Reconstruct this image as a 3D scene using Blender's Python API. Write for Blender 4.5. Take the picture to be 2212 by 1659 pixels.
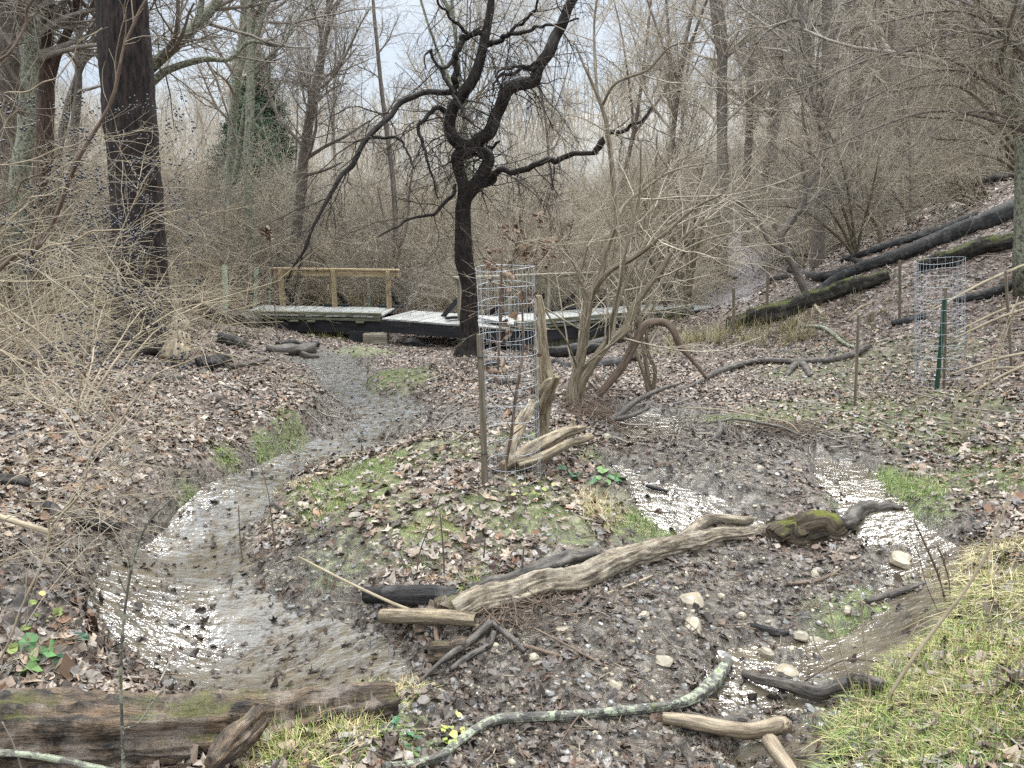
import bpy, math
import numpy as np
R_ = math.radians
sc = bpy.context.scene
for o in list(bpy.data.objects): bpy.data.objects.remove(o)

# ------------------------------------------------------------------ camera
EYE = 1.6; PITCH = R_(14.6); F = 1609.0; CX, CY = 1106.0, 829.5      # photo measured at 2212 x 1659
cam = bpy.data.cameras.new("camera"); camo = bpy.data.objects.new("camera", cam)
sc.collection.objects.link(camo); sc.camera = camo
camo.location = (0, 0, EYE); camo.rotation_euler = (math.pi/2 - PITCH, 0, 0)
cam.sensor_width = 36; cam.lens = 36*F/2212; cam.clip_start = 0.05; cam.clip_end = 3000
# ------------------------------------------------------------------ world
SUN_EL, SUN_AZ = R_(48), R_(20)
w = bpy.data.worlds.new("World"); sc.world = w; w.use_nodes = True
nt = w.node_tree; nt.nodes.clear()
def N(t, typ, **kw):
    n = t.nodes.new(typ)
    for k, v in kw.items(): setattr(n, k, v)
    return n
wo = N(nt, 'ShaderNodeOutputWorld'); bg = N(nt, 'ShaderNodeBackground'); bg.inputs[1].default_value = 0.15
sky = N(nt, 'ShaderNodeTexSky', sky_type='NISHITA'); sky.sun_disc = False
sky.sun_elevation = SUN_EL; sky.sun_rotation = SUN_AZ; sky.altitude = 200; sky.dust_density = 2.0
tc = N(nt, 'ShaderNodeTexCoord'); cn = N(nt, 'ShaderNodeTexNoise'); cn.inputs['Scale'].default_value = 2.2
cn.inputs['Detail'].default_value = 6
mp = N(nt, 'ShaderNodeMapping'); mp.inputs['Scale'].default_value = (1, 1, 3.0)
nt.links.new(tc.outputs['Generated'], mp.inputs[0]); nt.links.new(mp.outputs[0], cn.inputs['Vector'])
cr = N(nt, 'ShaderNodeValToRGB'); nt.links.new(cn.outputs[0], cr.inputs[0])
cr.color_ramp.elements[0].position = 0.3; cr.color_ramp.elements[0].color = (.62, .74, .90, 1)
cr.color_ramp.elements[1].position = 0.7; cr.color_ramp.elements[1].color = (.86, .93, 1.0, 1)
sp = N(nt, 'ShaderNodeSeparateXYZ'); nt.links.new(tc.outputs['Generated'], sp.inputs[0])
mr = N(nt, 'ShaderNodeMapRange'); nt.links.new(sp.outputs[2], mr.inputs[0])
mr.inputs[1].default_value = 0.28; mr.inputs[2].default_value = 0.8; mr.inputs[3].default_value = 2.7; mr.inputs[4].default_value = 17.0
vm = N(nt, 'ShaderNodeVectorMath', operation='SCALE'); zr = N(nt, 'ShaderNodeMapRange'); nt.links.new(sp.outputs[2], zr.inputs[0]); zr.inputs[1].default_value = .3; zr.inputs[2].default_value = .55
zm = N(nt, 'ShaderNodeMix', data_type='RGBA'); nt.links.new(zr.outputs[0], zm.inputs[0]); nt.links.new(cr.outputs[0], zm.inputs[6]); zm.inputs[7].default_value = (.90, .955, 1.0, 1)
nt.links.new(zm.outputs[2], vm.inputs[0]); nt.links.new(mr.outputs[0], vm.inputs['Scale'])
mx = N(nt, 'ShaderNodeMix', data_type='RGBA'); mx.inputs[0].default_value = 0.93
nt.links.new(sky.outputs[0], mx.inputs[6]); nt.links.new(vm.outputs[0], mx.inputs[7])
nt.links.new(mx.outputs[2], bg.inputs[0]); nt.links.new(bg.outputs[0], wo.inputs[0])
# ------------------------------------------------------------------ sun (overcast: weak and very soft)
sl = bpy.data.lights.new("sun", 'SUN'); sl.energy = 1.5; sl.angle = R_(11); sl.color = (1, .98, .95)
so = bpy.data.objects.new("sun", sl); sc.collection.objects.link(so)
so.rotation_euler = (math.pi/2 - SUN_EL, 0, -SUN_AZ + math.pi)
# ------------------------------------------------------------------ exposure
sc.view_settings.view_transform = 'Standard'; sc.view_settings.look = 'None'
sc.view_settings.exposure = 1.2; sc.view_settings.gamma = 1.0
sc.cycles.max_bounces = 6; sc.cycles.diffuse_bounces = 4; sc.cycles.glossy_bounces = 3; sc.cycles.transmission_bounces = 3
sc.cycles.use_denoising = False
sc.cycles.sample_clamp_indirect = 3.0; sc.cycles.sample_clamp_direct = 6.0
sc.cycles.use_adaptive_sampling = False

# ================================================================== helpers
C0 = np.array([0., 0., EYE]); FW = np.array([0, math.cos(PITCH), -math.sin(PITCH)]); UP = np.array([0, math.sin(PITCH), math.cos(PITCH)])
def rays(px, py):
    px = np.atleast_1d(np.asarray(px, float)); py = np.atleast_1d(np.asarray(py, float))
    d = FW[None]*F + np.array([1, 0, 0])[None]*(px-CX)[:, None] + UP[None]*(CY-py)[:, None]
    return d/np.linalg.norm(d, axis=1)[:, None]
def at(px, py, D):                                     # point seen at (px,py) whose forward distance is D
    d = rays(px, py); return C0 + d*(np.atleast_1d(D)/d[:, 1])[:, None]
def _hash(i, j, s):
    h = (i.astype(np.int64)*374761393 + j.astype(np.int64)*668265263 + s*974634777) & 0xffffffff
    h = ((h ^ (h >> 13))*1274126177) & 0xffffffff
    return ((h ^ (h >> 16)) & 0xffff)/65535.0
def vnoise(x, y, s=0):
    i = np.floor(x); j = np.floor(y); u = x-i; v = y-j; u = u*u*(3-2*u); v = v*v*(3-2*v)
    a = _hash(i, j, s); b = _hash(i+1, j, s); c = _hash(i, j+1, s); d = _hash(i+1, j+1, s)
    return (a*(1-u)+b*u)*(1-v) + (c*(1-u)+d*u)*v
def fbm(x, y, f, o=3, s=0):
    r = 0; a = 1; t = 0
    for k in range(o):
        r = r + a*(vnoise(x*f, y*f, s+k)-.5)*2; t += a; a *= .5; f *= 2.03
    return r/t
def sm(x, a, b):
    t = np.clip((x-a)/(b-a), 0, 1); return t*t*(3-2*t)

def tag(o, label=None, cat=None, group=None, kind=None):
    if label: o['label'] = label
    if cat: o['category'] = cat
    if group: o['group'] = group
    if kind: o['kind'] = kind
    return o
def link(o, parent=None):
    sc.collection.objects.link(o)
    if parent: o.parent = parent
    return o
def empty(name, loc, label, cat, group=None):
    o = bpy.data.objects.new(name, None); o.location = loc; o.empty_display_size = .1; link(o)
    tag(o, label, cat, group); return o
def mesh_data(name, V, Q, mat=None, uv=None, col=None, smooth=True, fmat=None):
    me = bpy.data.meshes.new(name); V = np.asarray(V, np.float32); Q = np.asarray(Q, np.int32)
    n = Q.shape[1]
    me.vertices.add(len(V)); me.vertices.foreach_set('co', V.ravel())
    me.loops.add(Q.size); me.loops.foreach_set('vertex_index', Q.ravel())
    me.polygons.add(len(Q)); me.polygons.foreach_set('loop_start', np.arange(0, Q.size, n, dtype=np.int32))
    me.polygons.foreach_set('loop_total', np.full(len(Q), n, np.int32))
    if fmat is not None: me.polygons.foreach_set('material_index', np.asarray(fmat, np.int32))
    me.polygons.foreach_set('use_smooth', np.full(len(Q), smooth, bool))
    me.update(calc_edges=True)
    if uv is not None:
        l = me.uv_layers.new(name='UVMap'); l.data.foreach_set('uv', np.asarray(uv, np.float32)[Q.ravel()].ravel())
    if col is not None:
        a = me.color_attributes.new('Col', 'FLOAT_COLOR', 'POINT')
        c = np.ones((len(V), 4), np.float32); c[:, :3] = col; a.data.foreach_set('color', c.ravel())
    if mat:
        for m in (mat if isinstance(mat, (list, tuple)) else [mat]): me.materials.append(m)
    return me
def obj(name, me, parent=None, origin=None):
    o = bpy.data.objects.new(name, me); link(o, parent)
    return o

class MB:                                              # gathers quads into one mesh
    def __init__(s): s.V = []; s.Q = []; s.U = []; s.n = 0; s.K = []
    def add(s, V, Q, U=None, col=None):
        V = np.asarray(V, float); s.V.append(V); s.Q.append(np.asarray(Q)+s.n); s.n += len(V)
        s.U.append(np.zeros((len(V), 2)) if U is None else U)
        s.K.append(np.zeros((len(V), 3)) if col is None else np.broadcast_to(col, (len(V), 3)))
    def tube(s, P, R, sides=8, rough=0, rs=0, cap=True, flat=None):
        P = np.asarray(P, float); R = np.asarray(R, float)
        if P.ndim == 2: P = P[None]; R = R[None]
        V, Q, U = tubes(P, R, sides, rough, rs, cap); s.add(V, Q, U)
    def box(s, c, ax, ay, az, col=None):               # centre + three half axis vectors
        c = np.array(c, float); ax, ay, az = map(lambda a: np.array(a, float), (ax, ay, az))
        V = [c+i*ax+j*ay+k*az for i in (-1, 1) for j in (-1, 1) for k in (-1, 1)]
        Q = [(0, 1, 3, 2), (4, 6, 7, 5), (0, 4, 5, 1), (2, 3, 7, 6), (0, 2, 6, 4), (1, 5, 7, 3)]
        VV = []; UU = []; QQ = []; L = 2*np.array([np.linalg.norm(ax), np.linalg.norm(ay), np.linalg.norm(az)])
        big = int(np.argmax(L))
        for f in Q:                                    # own verts per face so uv runs along the board
            e1 = V[f[1]]-V[f[0]]; e2 = V[f[3]]-V[f[0]]; l1, l2 = np.linalg.norm(e1), np.linalg.norm(e2)
            uvs = [(0, 0), (0, l1), (l2, l1), (l2, 0)] if l1 >= l2 else [(0, 0), (l1, 0), (l1, l2), (0, l2)]
            o_ = np.random.RandomState(len(s.V)*7+len(VV)).rand(2)*5
            QQ.append([len(VV)+i for i in range(4)]); VV += [V[i] for i in f]; UU += [(u+o_[0], v+o_[1]) for u, v in uvs]
        s.add(VV, QQ, np.array(UU), col)
    def beam(s, a, b, wd, ht, up=(0, 0, 1), col=None): # a board from a to b; wd across, ht in `up`
        a = np.array(a, float); b = np.array(b, float); d = b-a; L = np.linalg.norm(d); d /= L
        side = np.cross(d, up); side /= np.linalg.norm(side); u = np.cross(side, d)
        s.box((a+b)/2, d*L/2, side*wd/2, u*ht/2, col)
    def build(s, name, mat, parent=None, smooth=True, me_only=False):
        V = np.concatenate(s.V); Q = np.concatenate(s.Q); U = np.concatenate(s.U); K = np.concatenate(s.K)
        me = mesh_data(name, V, Q, mat, U, K, smooth)
        return me if me_only else obj(name, me, parent)

def tubes(P, R, sides=3, rough=0, rs=0, cap=False):
    n, K, _ = P.shape
    if cap:                                            # rounded-off flat ends
        P = np.concatenate([P[:, :1], P[:, :1], P, P[:, -1:], P[:, -1:]], 1)
        R = np.concatenate([R[:, :1]*.001, R[:, :1]*.8, R, R[:, -1:]*.8, R[:, -1:]*.001], 1)
        K += 4
    T = np.gradient(P, axis=1)
    if cap: T[:, :3] = T[:, 3:4]; T[:, -3:] = T[:, -4:-3]
    T /= np.maximum(np.linalg.norm(T, axis=2, keepdims=True), 1e-9)
    ref = np.zeros((n, 1, 3)); m = T.mean(1); a = np.argmin(np.abs(m), 1); ref[np.arange(n), 0, a] = 1
    S = np.cross(T, ref); S /= np.maximum(np.linalg.norm(S, axis=2, keepdims=True), 1e-9); B = np.cross(T, S)
    th = np.arange(sides)*2*math.pi/sides
    rr = R[:, :, None]*np.ones(sides)
    seg = np.linalg.norm(np.diff(P, axis=1), axis=2); vl = np.concatenate([np.zeros((n, 1)), np.cumsum(seg, 1)], 1)
    if rough > 0:
        nn = fbm(np.cos(th)[None, None]*1.3+vl[:, :, None]*.7/np.maximum(R.max(), .01)*.12 + rs*3.1, np.sin(th)[None, None]*1.3+vl[:, :, None]*1.0 + rs*5.7, 1.7, 4, rs)
        nb = fbm(np.broadcast_to(th[None, None]*3, rr.shape)+rs, vl[:, :, None]*np.ones(sides)*2.5+rs, 1.0, 2, rs+9)
        gv = vnoise(np.broadcast_to(th[None, None]*sides/9., rr.shape)+rs, vl[:, :, None]*np.ones(sides)*1.3+np.sin(th*2)[None, None], rs+4)-.5
        fine = fbm(np.broadcast_to(th[None, None]*sides/3.2, rr.shape)+rs, vl[:, :, None]*np.ones(sides)*14+rs, 1.0, 3, rs+17) if sides > 12 else 0
        rr = rr*(1+rough*nn+rough*.5*nb+(rough*.4*gv+rough*.55*fine if sides > 12 else 0))
    V = P[:, :, None]+rr[..., None]*(np.cos(th)[None, None, :, None]*S[:, :, None]+np.sin(th)[None, None, :, None]*B[:, :, None])
    U = np.empty((n, K, sides, 2)); U[..., 0] = th/(2*math.pi)*2*math.pi*np.maximum(R.mean(1), .002)[:, None, None]; U[..., 1] = vl[:, :, None]+(np.arange(n)*1.37 % 9)[:, None, None]
    idx = np.arange(n*K*sides).reshape(n, K, sides); nx = np.roll(idx, -1, 2)
    Q = np.stack([idx[:, :-1], nx[:, :-1], nx[:, 1:], idx[:, 1:]], -1).reshape(-1, 4)
    return V.reshape(-1, 3), Q, U.reshape(-1, 2)

def spline(P, n):                                      # Catmull-Rom resample, P (m,k)
    P = np.asarray(P, float)
    if len(P) == 2: t = np.linspace(0, 1, n)[:, None]; return P[0]*(1-t)+P[1]*t
    E = np.concatenate([[2*P[0]-P[1]], P, [2*P[-1]-P[-2]]]); t = np.linspace(0, len(P)-1-1e-6, n); i = t.astype(int); f = (t-i)[:, None]
    a, b, c, d = E[i], E[i+1], E[i+2], E[i+3]
    return .5*(2*b+(c-a)*f+(2*a-5*b+4*c-d)*f*f+(3*b-a-3*c+d)*f**3)

# ================================================================== materials
def newmat(name):
    m = bpy.data.materials.new(name); m.use_nodes = True; t = m.node_tree; b = t.nodes['Principled BSDF']; return m, t, b
def ramp(t, inp, stops):
    r = N(t, 'ShaderNodeValToRGB'); t.links.new(inp, r.inputs[0]); e = r.color_ramp.elements
    while len(e) < len(stops): e.new(.5)
    for k, (p, c) in enumerate(stops): e[k].position = p; e[k].color = (*c, 1) if len(c) == 3 else c
    return r.outputs[0]
def noise(t, vec, scale, detail=4, rough=.55, out=0):
    n = N(t, 'ShaderNodeTexNoise'); n.inputs['Scale'].default_value = scale; n.inputs['Detail'].default_value = detail; n.inputs['Roughness'].default_value = rough
    if vec is not None: t.links.new(vec, n.inputs['Vector'])
    return n.outputs[out]
def mapping(t, vec, scale):
    m = N(t, 'ShaderNodeMapping'); m.inputs['Scale'].default_value = scale; t.links.new(vec, m.inputs[0]); return m.outputs[0]
def mix(t, fac, a, b):
    m = N(t, 'ShaderNodeMix', data_type='RGBA')
    for s, v in ((0, fac), (6, a), (7, b)):
        if isinstance(v, (int, float)): m.inputs[s].default_value = v
        elif isinstance(v, tuple): m.inputs[s].default_value = (*v, 1)
        else: t.links.new(v, m.inputs[s])
    return m.outputs[2]
def math_(t, op, a, b=0.0, clamp=False):
    m = N(t, 'ShaderNodeMath', operation=op); m.use_clamp = clamp
    for s, v in ((0, a), (1, b)):
        if isinstance(v, (int, float)): m.inputs[s].default_value = v
        else: t.links.new(v, m.inputs[s])
    return m.outputs[0]
def bump(t, b, h, strength=.5, dist=.01):
    n = N(t, 'ShaderNodeBump'); n.inputs['Strength'].default_value = strength; n.inputs['Distance'].default_value = dist
    t.links.new(h, n.inputs['Height']); t.links.new(n.outputs[0], b.inputs['Normal'])
def bark(name, dark, light, scale=30, stretch=.18, moss=0, rot=0, mosscol=(.09, .11, .02), lichen=0, rough=.75, bs=.9, bd=.02, topmoss=False, spec=.4):
    m, t, b = newmat(name); uv = N(t, 'ShaderNodeTexCoord'); v = mapping(t, uv.outputs['UV'], (scale, scale*stretch, 1))
    n1 = noise(t, v, 1, 6, .7); n2 = noise(t, uv.outputs['UV'], 3.5, 3)
    c = ramp(t, n1, [(.38, dark), (.62, light)])
    c = mix(t, math_(t, 'MULTIPLY', n2, .6), c, tuple(x*.6 for x in dark))
    ob = uv.outputs['Object']
    if rot:
        rn = noise(t, mapping(t, uv.outputs['UV'], (1, .45, 1)), 16, 7, .75); c = mix(t, math_(t, 'MULTIPLY', ramp(t, rn, [(.40, (1, 1, 1)), (.52, (0, 0, 0))]), rot), c, tuple(x*.5 for x in dark))
        rn2 = noise(t, uv.outputs['UV'], 5, 5, .7); c = mix(t, math_(t, 'MULTIPLY', ramp(t, rn2, [(.5, (0, 0, 0)), (.6, (1, 1, 1))]), rot*.7), c, tuple(.35*x+.65*y for x, y in zip(light, (.20, .185, .17))))
    if lichen:
        l = ramp(t, noise(t, ob, 22, 5, .75), [(.62-lichen*.2, (0, 0, 0)), (.66-lichen*.2, (1, 1, 1))]); c = mix(t, l, c, (.25, .27, .19))
    if moss:
        n3 = noise(t, ob, 4, 6, .7); f = n3
        if topmoss:
            g = N(t, 'ShaderNodeNewGeometry'); s_ = N(t, 'ShaderNodeSeparateXYZ'); t.links.new(g.outputs['Normal'], s_.inputs[0])
            f = math_(t, 'ADD', math_(t, 'MULTIPLY', s_.outputs[2], .32), math_(t, 'MULTIPLY', n3, .75))
            f = ramp(t, f, [(.72-moss*.3, (0, 0, 0)), (.80-moss*.3, (1, 1, 1))])
        else: f = ramp(t, f, [(.66-moss*.3, (0, 0, 0)), (.74-moss*.3, (1, 1, 1))])
        c = mix(t, f, c, mix(t, noise(t, ob, 60, 2), tuple(x*.5 for x in mosscol), tuple(x*1.6 for x in mosscol)))
    t.links.new(c, b.inputs['Base Color']); b.inputs['Roughness'].default_value = rough; b.inputs['Specular IOR Level'].default_value = spec
    bump(t, b, n1, bs, bd); return m
def simple(name, c, rough=.7, metallic=0, spec=.5, nscale=None, c2=None, bs=0):
    m, t, b = newmat(name); b.inputs['Roughness'].default_value = rough; b.inputs['Metallic'].default_value = metallic
    b.inputs['Specular IOR Level'].default_value = spec; b.inputs['Base Color'].default_value = (*c, 1)
    if nscale:
        tcn = N(t, 'ShaderNodeTexCoord'); n = noise(t, tcn.outputs['Object'], nscale, 5, .65)
        t.links.new(ramp(t, n, [(.3, c), (.7, c2 or tuple(x*.5 for x in c))]), b.inputs['Base Color'])
        if bs: bump(t, b, n, bs, .01)
    return m
def colmat(name, rough=.6, spec=.4, nz=0, trans=0):
    m, t, b = newmat(name); a = N(t, 'ShaderNodeVertexColor', layer_name='Col'); b.inputs['Roughness'].default_value = rough; b.inputs['Specular IOR Level'].default_value = spec
    c = a.outputs[0]
    if nz:
        tcn = N(t, 'ShaderNodeTexCoord'); n = noise(t, tcn.outputs['Object'], nz, 3); c = mix(t, math_(t, 'MULTIPLY', n, .7), c, (.03, .022, .016))
    t.links.new(c, b.inputs['Base Color']); return m

M = {}
M['bark_dark'] = bark('wet_black_bark', (.004, .0035, .003), (.045, .034, .028), 30, .2, spec=.25, rough=.7, moss=.12, mosscol=(.05, .06, .015))
M['bark_big'] = bark('furrowed_wet_bark', (.004, .0035, .004), (.06, .042, .035), 26, .16, spec=.2, rough=.7, bs=1, bd=.05)
M['bark_grey'] = bark('grey_bark', (.07, .058, .048), (.24, .20, .165), 40, .2, moss=.1, mosscol=(.12, .13, .05))
M['bark_lichen'] = bark('lichen_bark', (.06, .05, .04), (.19, .17, .14), 35, .3, lichen=.75, moss=.3, mosscol=(.1, .12, .03))
M['bark_pale_lichen'] = bark('pale_lichen_bark', (.05, .042, .036), (.22, .20, .17), 30, .3, lichen=.75, moss=.15, mosscol=(.14, .17, .06))
M['bark_red'] = bark('reddish_bark', (.035, .02, .015), (.15, .095, .07), 34, .16)
M['bark_tan'] = bark('tan_stringy_bark', (.07, .055, .035), (.33, .27, .18), 60, .08, moss=.15, mosscol=(.16, .16, .04))
M['bark_brown'] = bark('brown_vine_bark', (.07, .045, .03), (.24, .17, .12), 60, .1)
M['bark_dtwig'] = bark('dark_twig', (.02, .016, .013), (.085, .068, .056), 40, .2, spec=.2)
M['twig'] = bark('pale_twig', (.21, .175, .125), (.47, .405, .305), 25, .2, bs=.3)
M['twig_tan'] = bark('tan_twig', (.18, .14, .09), (.44, .37, .25), 20, .2, bs=.3)
M['twig_grey'] = bark('grey_twig', (.13, .11, .09), (.34, .295, .24), 20, .2, bs=.3)
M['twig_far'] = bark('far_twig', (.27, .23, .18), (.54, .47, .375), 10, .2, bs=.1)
M['wood_rot'] = bark('rotten_wood', (.01, .007, .005), (.24, .16, .095), 30, .12, rot=.9, moss=.2, mosscol=(.07, .065, .018), topmoss=True, bs=1, bd=.05, rough=.6)
M['wood_bare'] = bark('bare_log_wood', (.07, .05, .032), (.46, .385, .275), 60, .09, rot=.75, moss=0, bs=.9, bd=.03)
M['wood_snag'] = bark('bleached_wood', (.07, .05, .03), (.50, .40, .26), 70, .07, rot=.45, bs=1)
M['wood_grey'] = bark('grey_driftwood', (.015, .012, .01), (.15, .125, .10), 60, .12, rot=.5, bs=.8, rough=.55)
M['wood_pale'] = bark('pale_driftwood', (.08, .055, .035), (.42, .335, .225), 40, .1, bs=.7, rough=.5)
M['log_black'] = bark('wet_black_log', (.003, .003, .003), (.04, .035, .033), 40, .15, rot=.5, spec=.3, rough=.6, bs=1, bd=.03)
M['log_moss'] = bark('mossy_log', (.005, .005, .004), (.05, .042, .03), 25, .1, spec=.2, moss=.42, rot=.4, mosscol=(.075, .08, .025), topmoss=True, bs=1, bd=.04)
M['log_moss2'] = bark('rotten_mossy_stump', (.012, .009, .006), (.16, .12, .08), 30, .1, spec=.2, moss=.32, mosscol=(.085, .09, .015), topmoss=True, bs=1, bd=.04)
M['log_lichen'] = bark('lichen_branch', (.025, .022, .02), (.20, .19, .16), 50, .3, lichen=.55, moss=.25, mosscol=(.13, .15, .05), rough=.6)
M['moss'] = simple('moss', (.10, .13, .015), .9, nscale=40, c2=(.03, .045, .008), bs=.8)
M['rail_new'] = bark('new_lumber', (.22, .155, .08), (.46, .36, .21), 22, .06, rot=.25, bs=.2, rough=.7)
M['rail_old'] = bark('weathered_lumber', (.15, .13, .09), (.36, .32, .24), 18, .06, bs=.3, rough=.7, moss=.15, mosscol=(.10, .12, .04))
M['deck'] = bark('wet_grey_decking', (.22, .22, .205), (.46, .46, .43), 12, .15, bs=.05, rough=.5, spec=.5)
M['kerb'] = bark('green_tinged_lumber', (.05, .055, .035), (.20, .20, .13), 14, .08, bs=.3, rough=.6)
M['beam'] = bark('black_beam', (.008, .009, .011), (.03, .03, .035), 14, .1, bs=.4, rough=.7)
M['wire'] = simple('galvanised_wire', (.40, .43, .46), .45, metallic=.4)
M['post_green'] = simple('green_painted_steel', (.006, .035, .022), .45, nscale=30, c2=(.012, .05, .035))
M['shelter'] = simple('green_plastic_tube', (.38, .55, .38), .5, nscale=8, c2=(.46, .60, .46))
M['stake'] = bark('wooden_stake', (.08, .065, .045), (.25, .205, .145), 40, .06, bs=.6)
M['tie'] = simple('black_tie', (.01, .01, .01), .5)
M['stone'] = simple('sandstone', (.29, .245, .17), .5, nscale=14, c2=(.13, .11, .08), bs=.7)
M['stone_dark'] = simple('wet_grey_stone', (.16, .155, .145), .3, nscale=14, c2=(.08, .075, .07), bs=.6)
M['berry'] = simple('dark_berry', (.008, .009, .016), .35, spec=.5)
M['leaf'] = colmat('leaf_litter', .5, .28, nz=25)
M['grass'] = colmat('grass_blades', .55, .4)
M['cone'] = colmat('needles', .7, .3)

# ================================================================== terrain
CP = [(500,1400,3.35),(350,1200,4.4),(600,1010,6.3),(790,920,7.8),(740,830,10.2),(700,780,12),(740,760,13.5),(700,725,17),
(1010,765,14),(900,790,11.8),(870,825,10.3),(750,1060,5.1),(1040,1045,4.95),(900,960,6.2),(1000,1150,4.2),(700,1120,4.4),(1240,860,8),
(1000,900,7.5),(1100,820,9.5),(600,1250,3.85),(1300,1350,3.3),(1100,1500,2.75),(1500,1420,3.05),(1700,1500,2.8),(1900,1350,3.3),
(2000,1220,3.95),(1850,1030,5.3),(1400,910,7.2),(1500,1080,4.9),(1600,990,5.7),(1100,1659,2.3),(1600,1640,2.35),(300,1659,2.05),(50,1500,2.55),
(300,1490,2.75),(700,1600,2.2),(850,1460,2.85),(100,1300,3.1),(200,1150,4.05),(0,1050,4.6),(300,1000,5.3),(450,900,7.2),(600,850,9),
(250,850,7.8),(450,800,9.8),(310,740,10),(600,760,12),(0,750,9),(450,700,14),(520,690,16.5),(400,640,20),(0,600,20),(855,672,19.5),(640,665,20),
(1000,640,26),(1300,650,24),(1250,780,12.5),(1400,750,14),(1500,740,14.5),(1540,665,21.5),(1590,600,26),(1600,540,31),(1590,490,37),
(1600,700,14),(1660,780,11),(1600,850,8.8),(1850,880,7.8),(2025,831,8.75),(2150,950,6.3),(1900,700,12),(2150,700,10.5),(2212,520,12.5),
(2212,600,11.5),(2212,433,14.5),(1916,589,13.5),(1711,646,14),(1800,560,17),(1900,480,21),(2000,400,26),(2150,380,22),(1700,520,26),
(2212,1200,3.25),(2150,1659,1.8),(1850,1640,2.1),(2000,1500,2.35),(2212,1400,2.45),(2130,1230,3.45),(2212,1050,4.6)]
CP = np.array(CP, float); cw = at(CP[:, 0], CP[:, 1], CP[:, 2])
AN = np.array([(0,-6,.1),(0,0,0),(-3,0,.1),(4,0,.2),(-12,5,.4),(14,5,2.2),(18,12,4.5),(30,30,9),(20,40,4),(-25,20,.4),(-40,50,.6),(0,60,-2.4),(-20,80,-2),
(15,60,-.5),(0,110,2),(-60,110,4),(40,110,12),(0,160,13),(-80,170,12),(60,170,22),(-100,60,3),(80,60,24),(0,240,22),(-120,240,22),(120,240,35),
(40,-6,7),(-40,-6,1),(-15,0,.5),(-40,-60,2),(40,-60,8),(-160,100,12),(160,100,40),(0,-60,2)], float)
ctl = np.concatenate([cw, AN])
def _U(r2): return np.where(r2 > 1e-12, .5*r2*np.log(np.maximum(r2, 1e-12)), 0)
def tps_fit(c, lam):
    n = len(c); xy = c[:, :2]; r2 = ((xy[:, None]-xy[None])**2).sum(-1)
    A = np.zeros((n+3, n+3)); A[:n, :n] = _U(r2)+lam*np.diag(1+.02*(xy**2).sum(1)); A[:n, n] = 1; A[:n, n+1:] = xy; A[n, :n] = 1; A[n+1:, :n] = xy.T
    return np.linalg.solve(A, np.concatenate([c[:, 2], np.zeros(3)]))
TW = tps_fit(ctl, .03)
def tps(x, y):
    out = np.empty(x.size); xf = x.ravel(); yf = y.ravel()
    for s in range(0, xf.size, 20000):
        X = xf[s:s+20000]; Y = yf[s:s+20000]
        r2 = (X[:, None]-ctl[None, :, 0])**2+(Y[:, None]-ctl[None, :, 1])**2
        out[s:s+20000] = _U(r2)@TW[:len(ctl)]+TW[-3]+TW[-2]*X+TW[-1]*Y
    return out.reshape(x.shape)
ys = np.concatenate([np.linspace(-50, -2, 14), np.linspace(-1.5, 1.0, 12), 1.1*np.exp(np.linspace(0, math.log(260/1.1), 470))])
xs = 2.2*np.sinh(np.linspace(-4.75, 4.75, 560)/1.0)*1.0
xs = np.sign(xs)*np.abs(xs)
XX, YY = np.meshgrid(xs, ys)
BZ = tps(XX, YY)
def grid_eval(G, x, y):
    x = np.asarray(x, float); y = np.asarray(y, float)
    i = np.clip(np.searchsorted(xs, x)-1, 0, len(xs)-2); j = np.clip(np.searchsorted(ys, y)-1, 0, len(ys)-2)
    u = np.clip((x-xs[i])/(xs[i+1]-xs[i]), 0, 1); v = np.clip((y-ys[j])/(ys[j+1]-ys[j]), 0, 1)
    return (G[j, i]*(1-u)+G[j, i+1]*u)*(1-v)+(G[j+1, i]*(1-u)+G[j+1, i+1]*u)*v
def hit(px, py, G=None, tmax=60):
    G = BZ if G is None else G
    d = rays(px, py); t = 1.2*np.exp(np.linspace(0, math.log(tmax/1.2), 700)); pts = C0+d[:, None]*t[None, :, None]
    h = grid_eval(G, pts[..., 0], pts[..., 1]); below = pts[..., 2] < h
    k = np.where(below.any(1), below.argmax(1), len(t)-1); k = np.maximum(k, 1)
    a = np.arange(len(k)); f0 = (pts[..., 2]-h)[a, k-1]; f1 = (pts[..., 2]-h)[a, k]; s = np.clip(f0/np.where(np.abs(f0-f1) < 1e-9, 1, f0-f1), 0, 1)
    return pts[a, k-1]*(1-s)[:, None]+pts[a, k]*s[:, None]
def sdist(poly, x, y):                                 # signed distance, negative inside
    d = np.full(x.shape, 1e9); ins = np.zeros(x.shape, bool); n = len(poly)
    for i in range(n):
        ax, ay = poly[i]; bx, by = poly[(i+1) % n]; ex, ey = bx-ax, by-ay
        t = np.clip(((x-ax)*ex+(y-ay)*ey)/(ex*ex+ey*ey+1e-12), 0, 1)
        d = np.minimum(d, np.hypot(x-ax-t*ex, y-ay-t*ey))
        c = ((ay > y) != (by > y)); ins ^= c & (x < ex*(y-ay)/(by-ay+1e-12)+ax)
    return np.where(ins, -d, d)
PL = [(660,775),(695,752),(750,758),(785,790),(785,830),(815,856),(870,845),(905,870),(890,910),(845,912),(825,935),(808,958),(740,965),(700,990),(655,1000),(600,1030),
      (560,1085),(520,1130),(500,1180),(520,1250),(600,1290),(720,1330),(800,1350),(860,1400),(870,1450),(760,1475),(600,1495),(480,1480),(340,1420),(240,1330),(215,1240),(270,1170),(380,1110),(440,1050),
      (520,1010),(600,975),(680,940),(740,930),(775,905),(790,885),(745,850),(715,835),(690,800)]
PR = [(1330,890),(1380,880),(1460,890),(1475,925),(1430,950),(1350,955),(1325,940)]
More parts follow.
